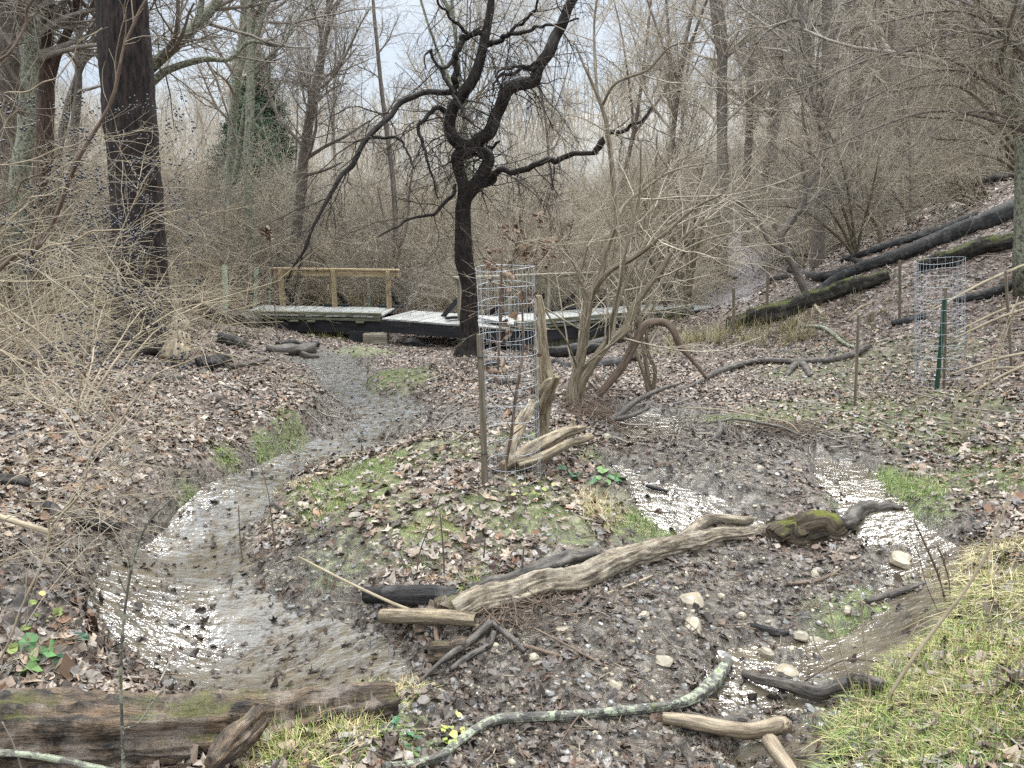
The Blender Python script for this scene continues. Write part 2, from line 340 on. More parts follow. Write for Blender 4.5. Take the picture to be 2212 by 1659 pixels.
PR2 = [(1740,965),(1830,975),(1890,1005),(1930,1050),(1985,1085),(2060,1130),(2085,1190),(2070,1270),(2040,1330),(1990,1390),(1915,1430),(1880,1480),(1820,1520),(1800,1600),(1790,1659),
       (1590,1659),(1590,1600),(1560,1520),(1540,1440),(1570,1380),(1680,1350),(1820,1350),(1880,1310),(1900,1240),(1880,1180),(1830,1130),(1800,1080),(1770,1020)]
PR3 = [(1310,975),(1350,990),(1400,1010),(1470,1030),(1560,1050),(1640,1085),(1650,1125),(1600,1140),(1500,1150),(1430,1130),(1390,1090),(1370,1040),(1330,1005)]
def wpoly(P): P = np.array(P, float); return hit(P[:, 0], P[:, 1])[:, :2]
WP = [wpoly(p) for p in (PL, PR, PR2, PR3)]
near = (YY > .8) & (YY < 24) & (np.abs(XX) < 14)
DW = np.full(XX.shape, 9.); 
for k, p in enumerate(WP): DW[near] = np.minimum(DW[near], sdist(p, XX[near], YY[near]))
DW = DW + np.where(near, .045*fbm(XX, YY, 2.6, 3, 5), 0)
DWL = np.full(XX.shape, 9.); DWL[near] = sdist(WP[0], XX[near], YY[near])
carve = .13*(1-sm(DW, -.08, .08)) + .07*(1-sm(DWL, -.05, .35))
fade = 1/(1+np.hypot(XX, YY)*.03)
wet_shallow = np.minimum(sdist(WP[3], XX, YY) if False else DW, DW)
lump = .055*fbm(XX, YY, 1.3, 3, 1)+.03*fbm(XX, YY, 4.5, 3, 2)+.012*fbm(XX, YY, 14, 2, 3)
inw = 1-sm(DW, -.1, .15)
GZ = BZ + lump*(1-.3*inw) - carve + inw*(.10*fbm(XX, YY, 3.0, 2, 31)+.08*fbm(XX, YY, 9, 2, 33))
far_l = sm(np.hypot(XX, YY), 15, 60); GZ = GZ + far_l*.5*fbm(XX, YY, .12, 3, 8)
cl = hit([330,300,350,450,560,640,720,760,720,690], [1490,1330,1200,1090,1040,990,925,880,820,780]); o_ = np.argsort(cl[:, 1]); clx = np.interp(YY, cl[o_, 1], cl[o_, 0])
left = sm(clx-XX, .1, .3)*sm(YY, 2.4, 2.9)*(1-sm(YY, 8, 11))*(1-sm(clx-XX, 2.0, 4.5))
GZ = GZ + left*.17*sm(DWL, -.02, .22)*(1+.5*fbm(XX, YY, 2.0, 2, 41))
mnd = hit(1250, 872)[0]; rm = np.hypot((XX-mnd[0])/.62, (YY-mnd[1])/.5); GZ = GZ + .20*(1-sm(rm, .2, 1.0))*(1+.5*fbm(XX, YY, 6, 2, 51))
for q_ in ((872, 815, .9, .6, .14), (680, 990, .35, .3, .08), (900, 925, .9, .3, .10)):
    mnd = hit(q_[0], q_[1])[0]; GZ = GZ + q_[4]*(1-sm(np.hypot((XX-mnd[0])/q_[2], (YY-mnd[1])/q_[3]), .2, 1.0))
def G(x, y): return grid_eval(GZ, x, y)
def ghit(px, py): return hit(px, py, GZ)

def ell(px, py, rx, ry):                               # an ellipse seen at (px,py) as a patch on the ground
    c = hit(px, py)[0]; d = np.linalg.norm(c-C0); s = (C0[2]-c[2])/d
    return c[0], c[1], rx*d/F, ry*d/(F*max(s, .12))
def patch(x, y, L, edge=.35, s=0):
    m = np.zeros(x.shape)
    for q in L:
        cx, cy, rx, ry = ell(*q[:4]); r = np.hypot((x-cx)/rx, (y-cy)/ry)+.5*fbm(x, y, 3.5, 3, 11+s)
        m = np.maximum(m, (1-sm(r, 1-edge, 1+edge))*(q[4] if len(q) > 4 else 1))
    return m
MOSS = [(850,1090,170,45,.8),(1000,1190,170,40,.6),(820,1180,130,35,.5),(1150,1050,90,30,.6),(750,1050,120,60),(690,1100,70,40,.8),(800,1010,90,30,.8),(930,985,150,30,.8),(1040,945,160,25),(900,1000,100,30,.7),(870,822,85,28),(930,1140,70,25),(1080,1090,160,40,.7),(1150,1130,130,30,.8),
        (1390,1140,90,30,.8),(790,760,60,20),(1230,1060,120,30,.5),(1960,1060,110,40,.9),(2080,950,160,40,.9),(1900,900,200,45,.8),(2000,870,150,30,.7),(1640,905,110,22,.9),(1720,890,120,30,.6),(2150,1020,120,50,.8),
        (2100,1350,180,160,1),(2160,1550,260,170,1),(1950,1600,140,110,.9),(700,1560,170,90,.9),(650,1640,160,80,.9),(740,1220,80,30,.5),(620,1100,50,25,.6),(660,830,45,14,.6),(1860,780,200,30,.5),(1780,820,120,30,.5),
        (480,1000,22,16,1),(570,978,24,14,1),(625,950,30,18,.9),(410,1062,18,14,.9),(880,1190,120,22,.4),(1020,1250,90,22,.5)]
MUD = [(1300,1420,420,180),(1500,1250,300,90),(600,1280,200,90),(1700,1290,260,110),(1500,1010,200,90),(900,930,160,40),(1700,960,190,50),(1500,1600,420,100),(1050,1600,260,100),(760,900,90,50),(1450,900,150,50),(650,1330,200,60),(1150,1270,150,60,.6),(200,1250,90,120,.8),(700,770,90,30),(930,900,150,30)]
near2 = (YY > .5) & (YY < 40) & (np.abs(XX) < 25)
cR = np.zeros(XX.shape); cG = np.zeros(XX.shape); cB = np.zeros(XX.shape)
cR[near2] = np.maximum(patch(XX[near2], YY[near2], MUD, .4, 1), 1-sm(DW[near2], .0, .3))
cG[near2] = patch(XX[near2], YY[near2], MOSS, .35, 2)
PATHP = [(1515,668),(1570,660),(1610,650),(1650,610),(1635,560),(1620,520),(1605,490),(1590,490),(1580,520),(1575,560),(1560,600),(1530,640)]
pw_ = wpoly(PATHP); cB[near2] = 1-sm(sdist(pw_, XX[near2], YY[near2])+.3*fbm(XX[near2], YY[near2], 1.5, 2, 4), -.3, .4)
nx_, ny_ = len(xs), len(ys)
idx = np.arange(nx_*ny_).reshape(ny_, nx_)
Q = np.stack([idx[:-1, :-1], idx[:-1, 1:], idx[1:, 1:], idx[1:, :-1]], -1).reshape(-1, 4)
V = np.stack([XX, YY, GZ], -1).reshape(-1, 3)
m, t, b = newmat('forest_floor'); M['ground'] = m
va = N(t, 'ShaderNodeVertexColor', layer_name='Col'); s3 = N(t, 'ShaderNodeSeparateColor'); t.links.new(va.outputs[0], s3.inputs[0])
ge = N(t, 'ShaderNodeNewGeometry'); P_ = ge.outputs['Position']
nA = noise(t, P_, 2.5, 6, .7); nB = noise(t, P_, 22, 5, .7); nC = noise(t, P_, 90, 3, .6)
vo = N(t, 'ShaderNodeTexVoronoi'); vo.inputs['Scale'].default_value = 14; t.links.new(mix(t, .25, P_, noise(t, P_, 6, 3, .6, 1)), vo.inputs['Vector'])
vs = N(t, 'ShaderNodeSeparateColor'); t.links.new(vo.outputs['Color'], vs.inputs[0])
litter = ramp(t, vs.outputs[0], [(0, (.028, .019, .014)), (.35, (.075, .052, .038)), (.7, (.17, .12, .095)), (1, (.30, .23, .20))])
litter = mix(t, ramp(t, nB, [(.35, (0, 0, 0)), (.6, (1, 1, 1))]), mix(t, .6, litter, (.02, .015, .011)), litter)
mud = ramp(t, nB, [(.3, (.016, .013, .010)), (.5, (.075, .063, .048)), (.7, (.21, .18, .145))])
col = mix(t, s3.outputs[0], litter, mud)
mossc = ramp(t, nB, [(.3, (.035, .05, .01)), (.6, (.10, .14, .025)), (.8, (.16, .19, .05))])
mf = math_(t, 'MULTIPLY', s3.outputs[1], ramp(t, nB, [(.32, (0, 0, 0)), (.55, (1, 1, 1))]))
col = mix(t, math_(t, 'MULTIPLY', mf, .8), col, mossc)
col = mix(t, math_(t, 'MULTIPLY', s3.outputs[2], .85), col, ramp(t, nB, [(.3, (.16, .14, .135)), (.7, (.34, .31, .31))]))
spy = N(t, 'ShaderNodeSeparateXYZ'); t.links.new(P_, spy.inputs[0]); fy = N(t, 'ShaderNodeMapRange'); t.links.new(spy.outputs[1], fy.inputs[0]); fy.inputs[1].default_value = 38; fy.inputs[2].default_value = 60
col = mix(t, fy.outputs[0], col, ramp(t, nA, [(.3, (.055, .05, .042)), (.7, (.13, .118, .098))]))
t.links.new(col, b.inputs['Base Color'])
ro = mix(t, s3.outputs[0], (.62, .62, .62), ramp(t, nA, [(.35, (.1, .1, .1)), (.65, (.34, .34, .34))])); t.links.new(ro, b.inputs['Roughness'])
b.inputs['Specular IOR Level'].default_value = .45
hh = math_(t, 'ADD', math_(t, 'MULTIPLY', nB, 1.0), math_(t, 'MULTIPLY', nC, .35)); bump(t, b, hh, .8, .03)
gm = mesh_data('ground', V, Q, M['ground'], None, np.stack([cR, cG, cB], -1).reshape(-1, 3))
tag(obj('ground', gm), kind='structure')

# ------------------------------------------------------------------ water: sheets that follow the channel and meet the bed
def water_mat(name, sheen):
  m, t, b = newmat(name)
  ge = N(t, 'ShaderNodeNewGeometry'); P_ = ge.outputs['Position']
  n1 = noise(t, mapping(t, P_, (.8, 1.25, 1)), 9, 4, .55); n2 = noise(t, P_, 5, 3)
  wc = ramp(t, n2, [(.35, (.055, .042, .027)), (.7, (.11, .09, .06))])
  sheen_n = noise(t, mapping(t, P_, (1.6, .9, 1)), 9, 6, .7); rp = N(t, 'ShaderNodeSeparateXYZ'); t.links.new(P_, rp.inputs[0])
  ry = N(t, 'ShaderNodeMapRange'); t.links.new(rp.outputs[1], ry.inputs[0]); ry.inputs[1].default_value = 3.5; ry.inputs[2].default_value = 7.5; ry.inputs[3].default_value = .35*sheen; ry.inputs[4].default_value = 1.0*sheen
  riffle = math_(t, 'MULTIPLY', ramp(t, sheen_n, [(.44, (0, 0, 0)), (.56, (1, 1, 1))]), ry.outputs[0])          # pale streaks painted in for sky reflected by the ripples, stronger farther off
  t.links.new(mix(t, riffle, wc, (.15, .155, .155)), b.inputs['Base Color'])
  t.links.new(ramp(t, n2, [(.4, (.10, .10, .10)), (.6, (.2, .2, .2))]), b.inputs['Roughness']); b.inputs['IOR'].default_value = 1.5; b.inputs['Specular IOR Level'].default_value = .75
  bump(t, b, math_(t, 'ADD', n1, math_(t, 'MULTIPLY', noise(t, P_, 26, 2), .16)), 1.0, .034)
  return m
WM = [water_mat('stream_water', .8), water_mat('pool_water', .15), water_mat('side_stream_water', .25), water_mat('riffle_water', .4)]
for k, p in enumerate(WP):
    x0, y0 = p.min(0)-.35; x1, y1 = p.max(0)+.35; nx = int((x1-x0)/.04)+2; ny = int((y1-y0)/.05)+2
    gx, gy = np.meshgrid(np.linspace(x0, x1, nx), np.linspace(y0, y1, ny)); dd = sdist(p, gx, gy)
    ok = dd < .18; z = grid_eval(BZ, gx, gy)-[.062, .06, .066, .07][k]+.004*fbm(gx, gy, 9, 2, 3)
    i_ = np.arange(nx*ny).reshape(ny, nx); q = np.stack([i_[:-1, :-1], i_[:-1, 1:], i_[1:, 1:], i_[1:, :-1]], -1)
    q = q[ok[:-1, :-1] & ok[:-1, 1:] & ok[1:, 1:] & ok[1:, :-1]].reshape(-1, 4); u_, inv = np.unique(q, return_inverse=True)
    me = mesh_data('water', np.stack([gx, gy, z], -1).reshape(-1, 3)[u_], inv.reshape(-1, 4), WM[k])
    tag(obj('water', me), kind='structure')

# ================================================================== leaf litter
rng = np.random.default_rng(11)
def mask_at(Gd, x, y): return grid_eval(Gd, x, y)
def unit(v): return v/np.maximum(np.linalg.norm(v, axis=-1, keepdims=True), 1e-9)
def normals(x, y, e=.04):
    dx = (G(x+e, y)-G(x-e, y))/(2*e); dy = (G(x, y+e)-G(x, y-e))/(2*e)
    return unit(np.stack([-dx, -dy, np.ones_like(dx)], -1))
LEAFPAL = 1.05*np.array([(.33,.26,.20),(.25,.185,.14),(.19,.14,.11),(.45,.38,.31),(.28,.26,.24),(.10,.085,.07),(.36,.31,.26),(.13,.085,.055),(.075,.05,.035),(.22,.185,.15),(.33,.285,.24),(.21,.115,.065),(.15,.115,.09),(.06,.042,.032),(.24,.17,.12),(.38,.29,.21),(.05,.036,.028)])
def leaf_mesh(name, x, y, z0, size, pal, nseg=12, tilt=.5, lobes=True, dark=None, nrm=None, curl=.2):
    n = len(x); nr = normals(x, y) if nrm is None else nrm
    nr = unit(nr+rng.normal(0, tilt, (n, 3))*np.array([1, 1, .3])); nr[:, 2] = np.abs(nr[:, 2])
    a = unit(np.cross(nr, unit(rng.normal(size=(n, 3))))); bb = np.cross(nr, a)
    th = np.arange(nseg)/nseg*2*math.pi
    kind = rng.random(n)
    ra = np.ones((n, nseg))*(.95+.12*np.cos(th))
    if lobes:
        star = np.where(np.arange(nseg) % 2 == 0, 1.12, .55); ra = np.where((kind < .55)[:, None], star*(1+.18*np.cos(th))[None], ra)
    ra = ra*(1+rng.normal(0, .10, (n, nseg)))
    el = (.45+.5*rng.random(n))[:, None]; el = np.where((kind < .55)[:, None], .85, el)
    u = ra*np.cos(th)*size[:, None]; v = ra*np.sin(th)*size[:, None]*el
    cu = rng.normal(0, curl, n)[:, None]; cv = rng.normal(curl*.9, curl, n)[:, None]
    h = (cu*u*u+cv*v*v)/size[:, None]*1.6+rng.normal(0, .10, (n, nseg))*size[:, None]
    c = np.stack([x, y, z0], -1)
    rim = c[:, None]+u[..., None]*a[:, None]+v[..., None]*bb[:, None]+h[..., None]*nr[:, None]
    V = np.concatenate([c[:, None], rim], 1); b0 = np.arange(n)[:, None]*(nseg+1)
    q = [[0, 1+k, 1+(k+1) % nseg, 1+(k+2) % nseg] for k in range(0, nseg, 2)]
    Q = (b0[:, :, None]+np.array(q)[None]).reshape(-1, 4)
    col = pal[rng.integers(0, len(pal), n)]*(1+rng.normal(0, .18, (n, 1))); col = np.clip(col, .01, .9)
    if dark is not None: col = col*(1-dark[:, None])+col*dark[:, None]*np.array([.36, .36, .38])
    K = np.repeat(col, nseg+1, 0)
    return mesh_data(name, V.reshape(-1, 3), Q, M['leaf'], None, K, smooth=False)
def scatter(n, y0, y1, p=1.6, wide=.80, pad=.8):
    u = rng.random(n*2); a = 1-p
    y = (y0**a+(y1**a-y0**a)*u)**(1/a); x = (rng.random(n*2)*2-1)*(wide*y+pad)
    return x, y
def litter(n, y0, y1, p, s0, s1, nseg, name):
    x, y = scatter(n, y0, y1, p)
    wet = mask_at(cR, x, y); gr = mask_at(cG, x, y); wt = mask_at(DW, x, y); pt = mask_at(cB, x, y)
    clump = .55+.45*np.clip(fbm(x, y, 1.8, 3, 21)*2.2+.5, 0, 1)
    keep = rng.random(len(x)) < clump*(1-.68*wet)*(1-.78*gr)*(1-.8*pt)*np.where(wt < .02, .28, 1)
    x, y, wet = x[keep], y[keep], wet[keep]; x, y, wet = x[:n], y[:n], wet[:n]
    size = (s0+(s1-s0)*rng.random(len(x))**2.2)*.5
    wt = mask_at(DW, x, y); z = G(x, y)+.006+.018*rng.random(len(x)); z = np.where(wt < .05, np.maximum(z, grid_eval(BZ, x, y)-.055), z)
    size = size*(1-.25*wet)
    return leaf_mesh(name, x, y, z, size, LEAFPAL, nseg, .22, dark=np.clip(wet*1.1, 0, 1))
for nm, a in (('near', (78000, 1.2, 6.5, 1.05, .018, .092, 12)), ('mid', (70000, 6, 17, 1.25, .04, .095, 8)), ('far', (34000, 16, 52, 1.5, .08, .16, 6))):
    o = obj('leaf_litter', litter(*a, 'leaf_litter'))
    tag(o, {'near': 'brown fallen leaves covering the ground in the foreground', 'mid': 'pinkish brown fallen leaves across the stream banks', 'far': 'distant leaf litter behind the footbridge and up the slope'}[nm], 'leaf litter', kind='stuff')

# ------------------------------------------------------------------ grass
def blades(x, y, z, L, wd, pal, lean=.6, K=4):
    n = len(x); ang = rng.random(n)*2*math.pi; d = np.stack([np.cos(ang), np.sin(ang), np.zeros(n)], -1)
    s = np.stack([-np.sin(ang), np.cos(ang), np.zeros(n)], -1); le = (lean*rng.random(n)**.7)[:, None]
    t = np.linspace(0, 1, K)
    c = np.stack([x, y, z], -1)
    up = np.array([0, 0, 1.])
    P = c[:, None]+L[:, None, None]*(up*(t-le[..., None][:, 0]*t**2*.75 if False else (t[None]*(1-le)+0*t[None]))[..., None]*1.0 + d[:, None]*(le*t[None]**1.7*1.3)[..., None] - up*(le*t[None]**2.6*.55)[..., None])
    wv = (wd[:, None]*np.array([1, .9, .6, .12][:K])[None])[..., None]*s[:, None]
    V = np.stack([P-wv, P+wv], 2).reshape(-1, 3); b0 = np.arange(n)[:, None]*(2*K)
    Q = (b0[:, :, None]+np.array([[2*k, 2*k+1, 2*k+3, 2*k+2] for k in range(K-1)])[None]).reshape(-1, 4)
    col = pal[rng.integers(0, len(pal), n)]*(1+rng.normal(0, .2, (n, 1)))
    return V, Q, np.repeat(np.clip(col, .01, .9), 2*K, 0)
GREEN = np.array([(.09,.16,.03),(.13,.20,.045),(.07,.125,.025),(.20,.24,.065),(.28,.27,.10),(.15,.19,.05)])
YEL = .85*np.array([(.28,.29,.075),(.21,.25,.06),(.38,.34,.14),(.14,.20,.04),(.42,.35,.17),(.17,.23,.05),(.30,.22,.11)])
STRAW = .85*np.array([(.52,.43,.23),(.45,.35,.18),(.60,.52,.32),(.34,.25,.13),(.30,.32,.10)])
def tuft(px, py, rx, ry, n, L0, L1, pal, lean=.8, wd=.0016):
    cx, cy, ax, ay = ell(px, py, rx, ry); ncl = max(3, n//28); r = np.sqrt(rng.random(ncl)); a = rng.random(ncl)*2*math.pi
    ccx = cx+ax*r*np.cos(a); ccy = cy+ay*r*np.sin(a); k = rng.integers(0, ncl, n)
    sp_ = min(.05, ax*.5)
    x = ccx[k]+rng.normal(0, sp_, n); y = ccy[k]+rng.normal(0, sp_, n)
    L = L0+(L1-L0)*rng.random(n); return blades(x, y, G(x, y)-.005, L, wd*(.6+.8*rng.random(n)), pal, lean)
def grass_obj(items, label, cat='grass'):
    mb = MB()
    for it in items: V_, Q_, K_ = tuft(*it); mb.add(V_, Q_, None, K_)
    return tag(mb.build('grass', M['grass'], smooth=False), label, cat, kind='stuff')
grass_obj([(2130,1330,130,120,5200,.05,.15,YEL,1.0), (2190,1500,150,160,4200,.05,.13,YEL,.9), (2000,1560,150,90,3200,.05,.14,YEL,1.0), (2060,1440,100,60,2200,.05,.13,YEL,1), (1900,1500,50,40,500,.06,.13,GREEN),
           (2110,1210,70,40,1200,.08,.2,STRAW,1.2), (1830,1600,60,50,700,.05,.12,GREEN), (2100,1620,140,60,1800,.04,.11,GREEN), (2190,1270,50,60,900,.1,.22,STRAW,1.3), (1990,1640,120,40,1200,.04,.1,YEL)],
          'yellow green grass covering the bank in the lower right corner')
grass_obj([(640,1620,110,60,2400,.06,.15,YEL,1.0), (760,1500,110,40,1900,.06,.14,YEL,1.1), (700,1560,110,60,1500,.06,.15,STRAW,1.1), (860,1475,40,25,420,.05,.12,STRAW,1), (620,1560,60,40,700,.08,.16,GREEN,.9), (820,1600,60,40,400,.03,.07,GREEN)],
          'yellow green grass tufts growing beside the rotten log')
grass_obj([(740,1040,110,45,3600,.03,.07,GREEN), (680,1100,60,32,1700,.03,.08,GREEN), (800,1000,90,25,1500,.02,.06,GREEN), (930,990,130,26,1600,.02,.06,GREEN), (1040,948,140,18,1200,.03,.07,GREEN), (1080,1095,150,35,1500,.02,.06,GREEN),
           (930,1140,50,15,600,.03,.07,YEL), (1390,1130,70,22,900,.05,.12,GREEN), (720,1000,60,22,500,.04,.09,YEL), (640,1040,40,20,300,.06,.12,STRAW), (1275,985,22,14,260,.06,.13,GREEN), (1030,1255,40,14,300,.05,.11,GREEN), (900,1235,30,10,120,.04,.09,GREEN), (960,1240,90,14,260,.04,.1,GREEN)],
          'short green grass growing on the island between the two stream arms')
grass_obj([(1960,1050,60,22,1200,.05,.13,GREEN), (2080,960,150,30,2200,.03,.08,GREEN), (1900,900,180,36,2400,.03,.07,GREEN), (2010,860,150,26,1300,.04,.09,YEL), (1640,905,100,16,1100,.03,.07,GREEN), (1720,892,120,22,900,.03,.07,YEL), (2160,1030,100,40,1500,.04,.1,GREEN), (1780,820,120,25,700,.05,.1,GREEN), (2000,790,180,25,700,.05,.1,GREEN)],
          'thin green grass among leaves on the right hand meadow slope')
for q, lab in (((1290,1100,36,22,900,.10,.24,STRAW,1.3), 'straw coloured grass tussock on the island edge beside the right stream'),
               ((1965,1035,26,14,420,.10,.2,GREEN,1.1), 'bright green grass tuft on the bank above the brown pool'),
               ((1920,1015,30,14,380,.06,.13,GREEN,1.1), 'dark green tuft beside the brighter tuft above the brown pool'),
               ((480,998,16,10,170,.08,.16,GREEN,.9), 'small green grass tuft leftmost of three on the left stream bank'),
               ((570,976,20,9,170,.08,.16,GREEN,.9), 'small green grass tuft middle of three on the left stream bank'),
               ((626,948,22,14,260,.08,.18,GREEN,.9), 'larger green grass tuft where the left stream narrows'),
               ((412,1063,12,9,120,.05,.1,GREEN,.9), 'tiny green tuft low on the left bank above the riffle'),
               ((720,735,45,10,500,.12,.3,YEL,1.2), 'yellow green grass clump under the left span of the footbridge')):
    V_, Q_, K_ = tuft(*q); mb = MB(); mb.add(V_, Q_, None, K_); tag(mb.build('grass_tuft', M['grass'], smooth=False), lab, 'grass tuft')
# dry weeds near the right end of the bridge
mb = MB()
for q in ((1530,735,90,16,1500,.2,.6,STRAW*.62,.5,.003), (1660,725,90,16,900,.15,.45,STRAW*.6,.6,.003), (1800,700,120,20,900,.12,.35,STRAW*.5,.7,.003), (1420,700,60,12,500,.2,.5,STRAW*.6,.5,.003), (900,665,90,5,900,.3,.9,STRAW*.7,.4,.005), (760,662,90,5,900,.3,.8,STRAW*.8,.4,.005), (1450,760,120,16,600,.1,.3,STRAW*.6,.7,.003)):
    V_, Q_, K_ = tuft(*q); mb.add(V_, Q_, None, K_)
tag(mb.build('dead_grass', M['grass'], smooth=False), 'dry brown weeds standing around the footbridge', 'dead grass', kind='stuff')

# low leafy plants
GL = np.array([(.05, .15, .06), (.08, .19, .06), (.05, .12, .07), (.12, .22, .06)]); YL = np.array([(.30, .34, .08), (.22, .28, .06), (.36, .36, .12)])
for px, py, n, sz, rad, pal, lab in ((1238, 1035, 5, .05, .05, GL, 'broad leaved green plant right of the near cage foot'), (1282, 1045, 6, .035, .05, GL, 'small green leafy plant between the two larger ones on the island'), (1330, 1040, 7, .045, .06, GL, 'bright green leafy plant at the island edge above the riffle'),
        (1145, 1066, 9, .022, .07, YL, 'yellow green leafy sprig in front of the near cage'), (110, 1392, 6, .04, .06, GL, 'dark green leafy plant on the near left bank'), (75, 1345, 8, .02, .06, YL, 'small yellow green sprig on the near left bank'), (950, 1600, 10, .018, .05, YL, 'yellow green leafy sprig beside the lichened branch end'), (880, 1612, 10, .018, .05, GL, 'green leafy sprig next to the grass tufts at the bottom')):
    c_ = ghit(px, py)[0]; x = c_[0]+rng.normal(0, rad, n); y = c_[1]+rng.normal(0, rad, n)
    tag(obj('leafy_plant', leaf_mesh('leafy_plant', x, y, G(x, y)+.02+.02*rng.random(n), sz*(.7+.6*rng.random(n)), pal, 12, .25, False)), lab, 'plant')

# ------------------------------------------------------------------ twigs on the ground
def sticks(n, y0, y1, L0, L1, r0, r1, mat, name, label, area=None, p=1.3, lift=.02):
    if area: cx, cy, ax, ay = ell(*area); x = cx+ax*rng.normal(0, .5, n); y = cy+ay*rng.normal(0, .5, n)
    else:
        x, y = scatter(n, y0, y1, p); x = x[:n]; y = y[:n]
    L = L0+(L1-L0)*rng.random(n)**2; a = rng.random(n)*math.pi*2; K = 5; t = np.linspace(-.5, .5, K)
    bend = rng.normal(0, .12, n)
    X = x[:, None]+L[:, None]*(t*np.cos(a)[:, None]-bend[:, None]*(t**2)*4*np.sin(a)[:, None]*.5); Y = y[:, None]+L[:, None]*(t*np.sin(a)[:, None]+bend[:, None]*(t**2)*4*np.cos(a)[:, None]*.5)
    Z = G(X, Y); Z = Z.mean(1)[:, None]*.5+Z*.5+lift*(.3+rng.random(n))[:, None]+(t[None]*L[:, None]*rng.normal(0, .10, n)[:, None])
    R = (r0+(r1-r0)*rng.random(n)**2)[:, None]*np.linspace(1, .5, K)[None]
    V_, Q_, U_ = tubes(np.stack([X, Y, Z], -1), R, 4, cap=False); return mesh_data(name, V_, Q_, mat, U_)
for args in ((2600, 1.5, 7, .05, .34, .0012, .0045, M['bark_brown'], 'twig_litter', 'thin brown twigs strewn over the wet foreground ground'),
             (2600, 6, 24, .15, .9, .003, .011, M['twig_grey'], 'twig_litter', 'grey sticks strewn over the banks and the right slope'),
             (500, 1.5, 7, .08, .4, .001, .003, M['twig_tan'], 'twig_litter', 'pale straw stems strewn over the foreground')):
    tag(obj('twig_litter', sticks(*args)), args[-1], 'twigs', kind='stuff')
mb = MB()
for ar, n, L0, L1, m_ in (((1090,1350,60,24), 90, .05, .28, 0), ((1180,1300,120,24), 60, .05, .3, 0), ((1290,900,61,26), 420, .08, .5, 0), ((1700,935,90,20), 140, .1, .5, 0)):
    me = sticks(n, 0, 0, L0, L1, .0015, .006, M['bark_brown'], 'debris', '', area=ar, lift=.06)
    tag(obj('twig_debris', me), {60: 'tangle of dark twigs caught against the sawn log', 120: 'twigs piled along the lower side of the pale fallen log', 61: 'mound of roots and twigs at the foot of the forked shrub', 90: 'dark sticks on the mud above the brown pool'}[ar[2]], 'twigs', kind='stuff')

# ------------------------------------------------------------------ stones
def stone(x, y, z, s, seed, flat=.5):
    r = np.random.RandomState(seed); nu, nv = 10, 7; th = np.arange(nu)/nu*2*math.pi; ph = np.linspace(-math.pi/2, math.pi/2, nv)
    P = np.stack([np.cos(ph)[:, None]*np.cos(th), np.cos(ph)[:, None]*np.sin(th), np.sin(ph)[:, None]*np.ones(nu)], -1)
    for _ in range(7):                                  # chop with random planes for facets
        n_ = r.normal(size=3); n_ /= np.linalg.norm(n_); d_ = .55+.3*r.rand(); e = (P@n_)-d_; P = P-np.maximum(e, 0)[..., None]*n_
    P = P*np.array([1, .6+.35*r.rand(), flat]); a = r.rand()*6.3; c, s_ = math.cos(a), math.sin(a)
    P = np.stack([P[..., 0]*c-P[..., 1]*s_, P[..., 0]*s_+P[..., 1]*c, P[..., 2]+P[..., 0]*r.normal()*.12], -1)*s+np.array([x, y, z])
    i_ = np.arange(nu*nv).reshape(nv, nu); nx = np.roll(i_, -1, 1); Q = np.stack([i_[:-1], nx[:-1], nx[1:], i_[1:]], -1).reshape(-1, 4)
    return P.reshape(-1, 3), Q
STN = [(1330,1480,18,'stone','tan pebble beside the far end of the thin stick'),(1250,1470,15,'stone_dark','dark flat stone left of the lichened branch middle'),(1390,1330,16,'stone','flat tan stone under the pale log middle'),(1560,1420,26,'stone_dark','wide dark slab at the head of the shallow right stream'),(1600,1330,15,'stone','small square tan stone right of the rounded stone'),(1180,1500,20,'stone_dark','grey slab just above the lichened branch bend'),(1700,1450,26,'stone','large submerged tan slab in the shallow right stream'),(400,1250,16,'stone_dark','small dark stone in the left riffle head'),(1495,1296,34,'stone','largest pale rounded stone on the mud below the fallen log'), (1432,1424,24,'stone','blocky tan stone in the mud right of the long thin stick'), (1500,1352,34,'stone','flat pale rock slab low in the mud beside black leaves'), (1655,1410,20,'stone','grey tan stone at the edge of the shallow right stream'),
       (1768,1390,20,'stone','angular stone behind the red twig in the right stream'), (1640,1013,13,'stone','pale yellow stone on the mud above the white riffle'), (1945,1210,36,'stone','broken bright limestone slab beside the right stream'), (1870,1360,34,'stone','flat grey slab under the bank of the right stream'),
       (1105,1290,14,'stone','small pale stone behind the twig tangle'), (1150,1420,18,'stone','pale stone below the Y shaped stick'), (1040,1410,13,'stone','small pale stone under the grey stick end'), (640,1370,0,'',''), (545,1345,22,'stone_dark','flat greenish stone in the left stream shallows'), (735,1392,24,'stone_dark','flat pale green stone beside the white water'),
       (490,1465,34,'stone_dark','angular dark slab standing in the white water'), (615,1400,22,'stone_dark','black wet stone under the bank of the left stream'), (255,1330,20,'stone_dark','pale grey stone on the left water edge'), (1310,945,16,'stone','dark rock behind the snag beside the pool'), (1215,1360,16,'stone','brown stone half buried near the stick fork'),
       (1725,1370,22,'stone','flat dark pebble slab in the right stream middle'), (1560,1290,14,'stone','round pale cobble behind the big rounded stone'), (1760,1240,14,'stone','white pebble near the mossy log end'), (1480,1240,11,'stone','small pale stone below the long log'), (1680,1160,0,'',''), (1830,1320,18,'stone','brown rock among black sticks in the right stream'), (700,1445,26,'stone_dark','tan curved rock lying in the white water')]
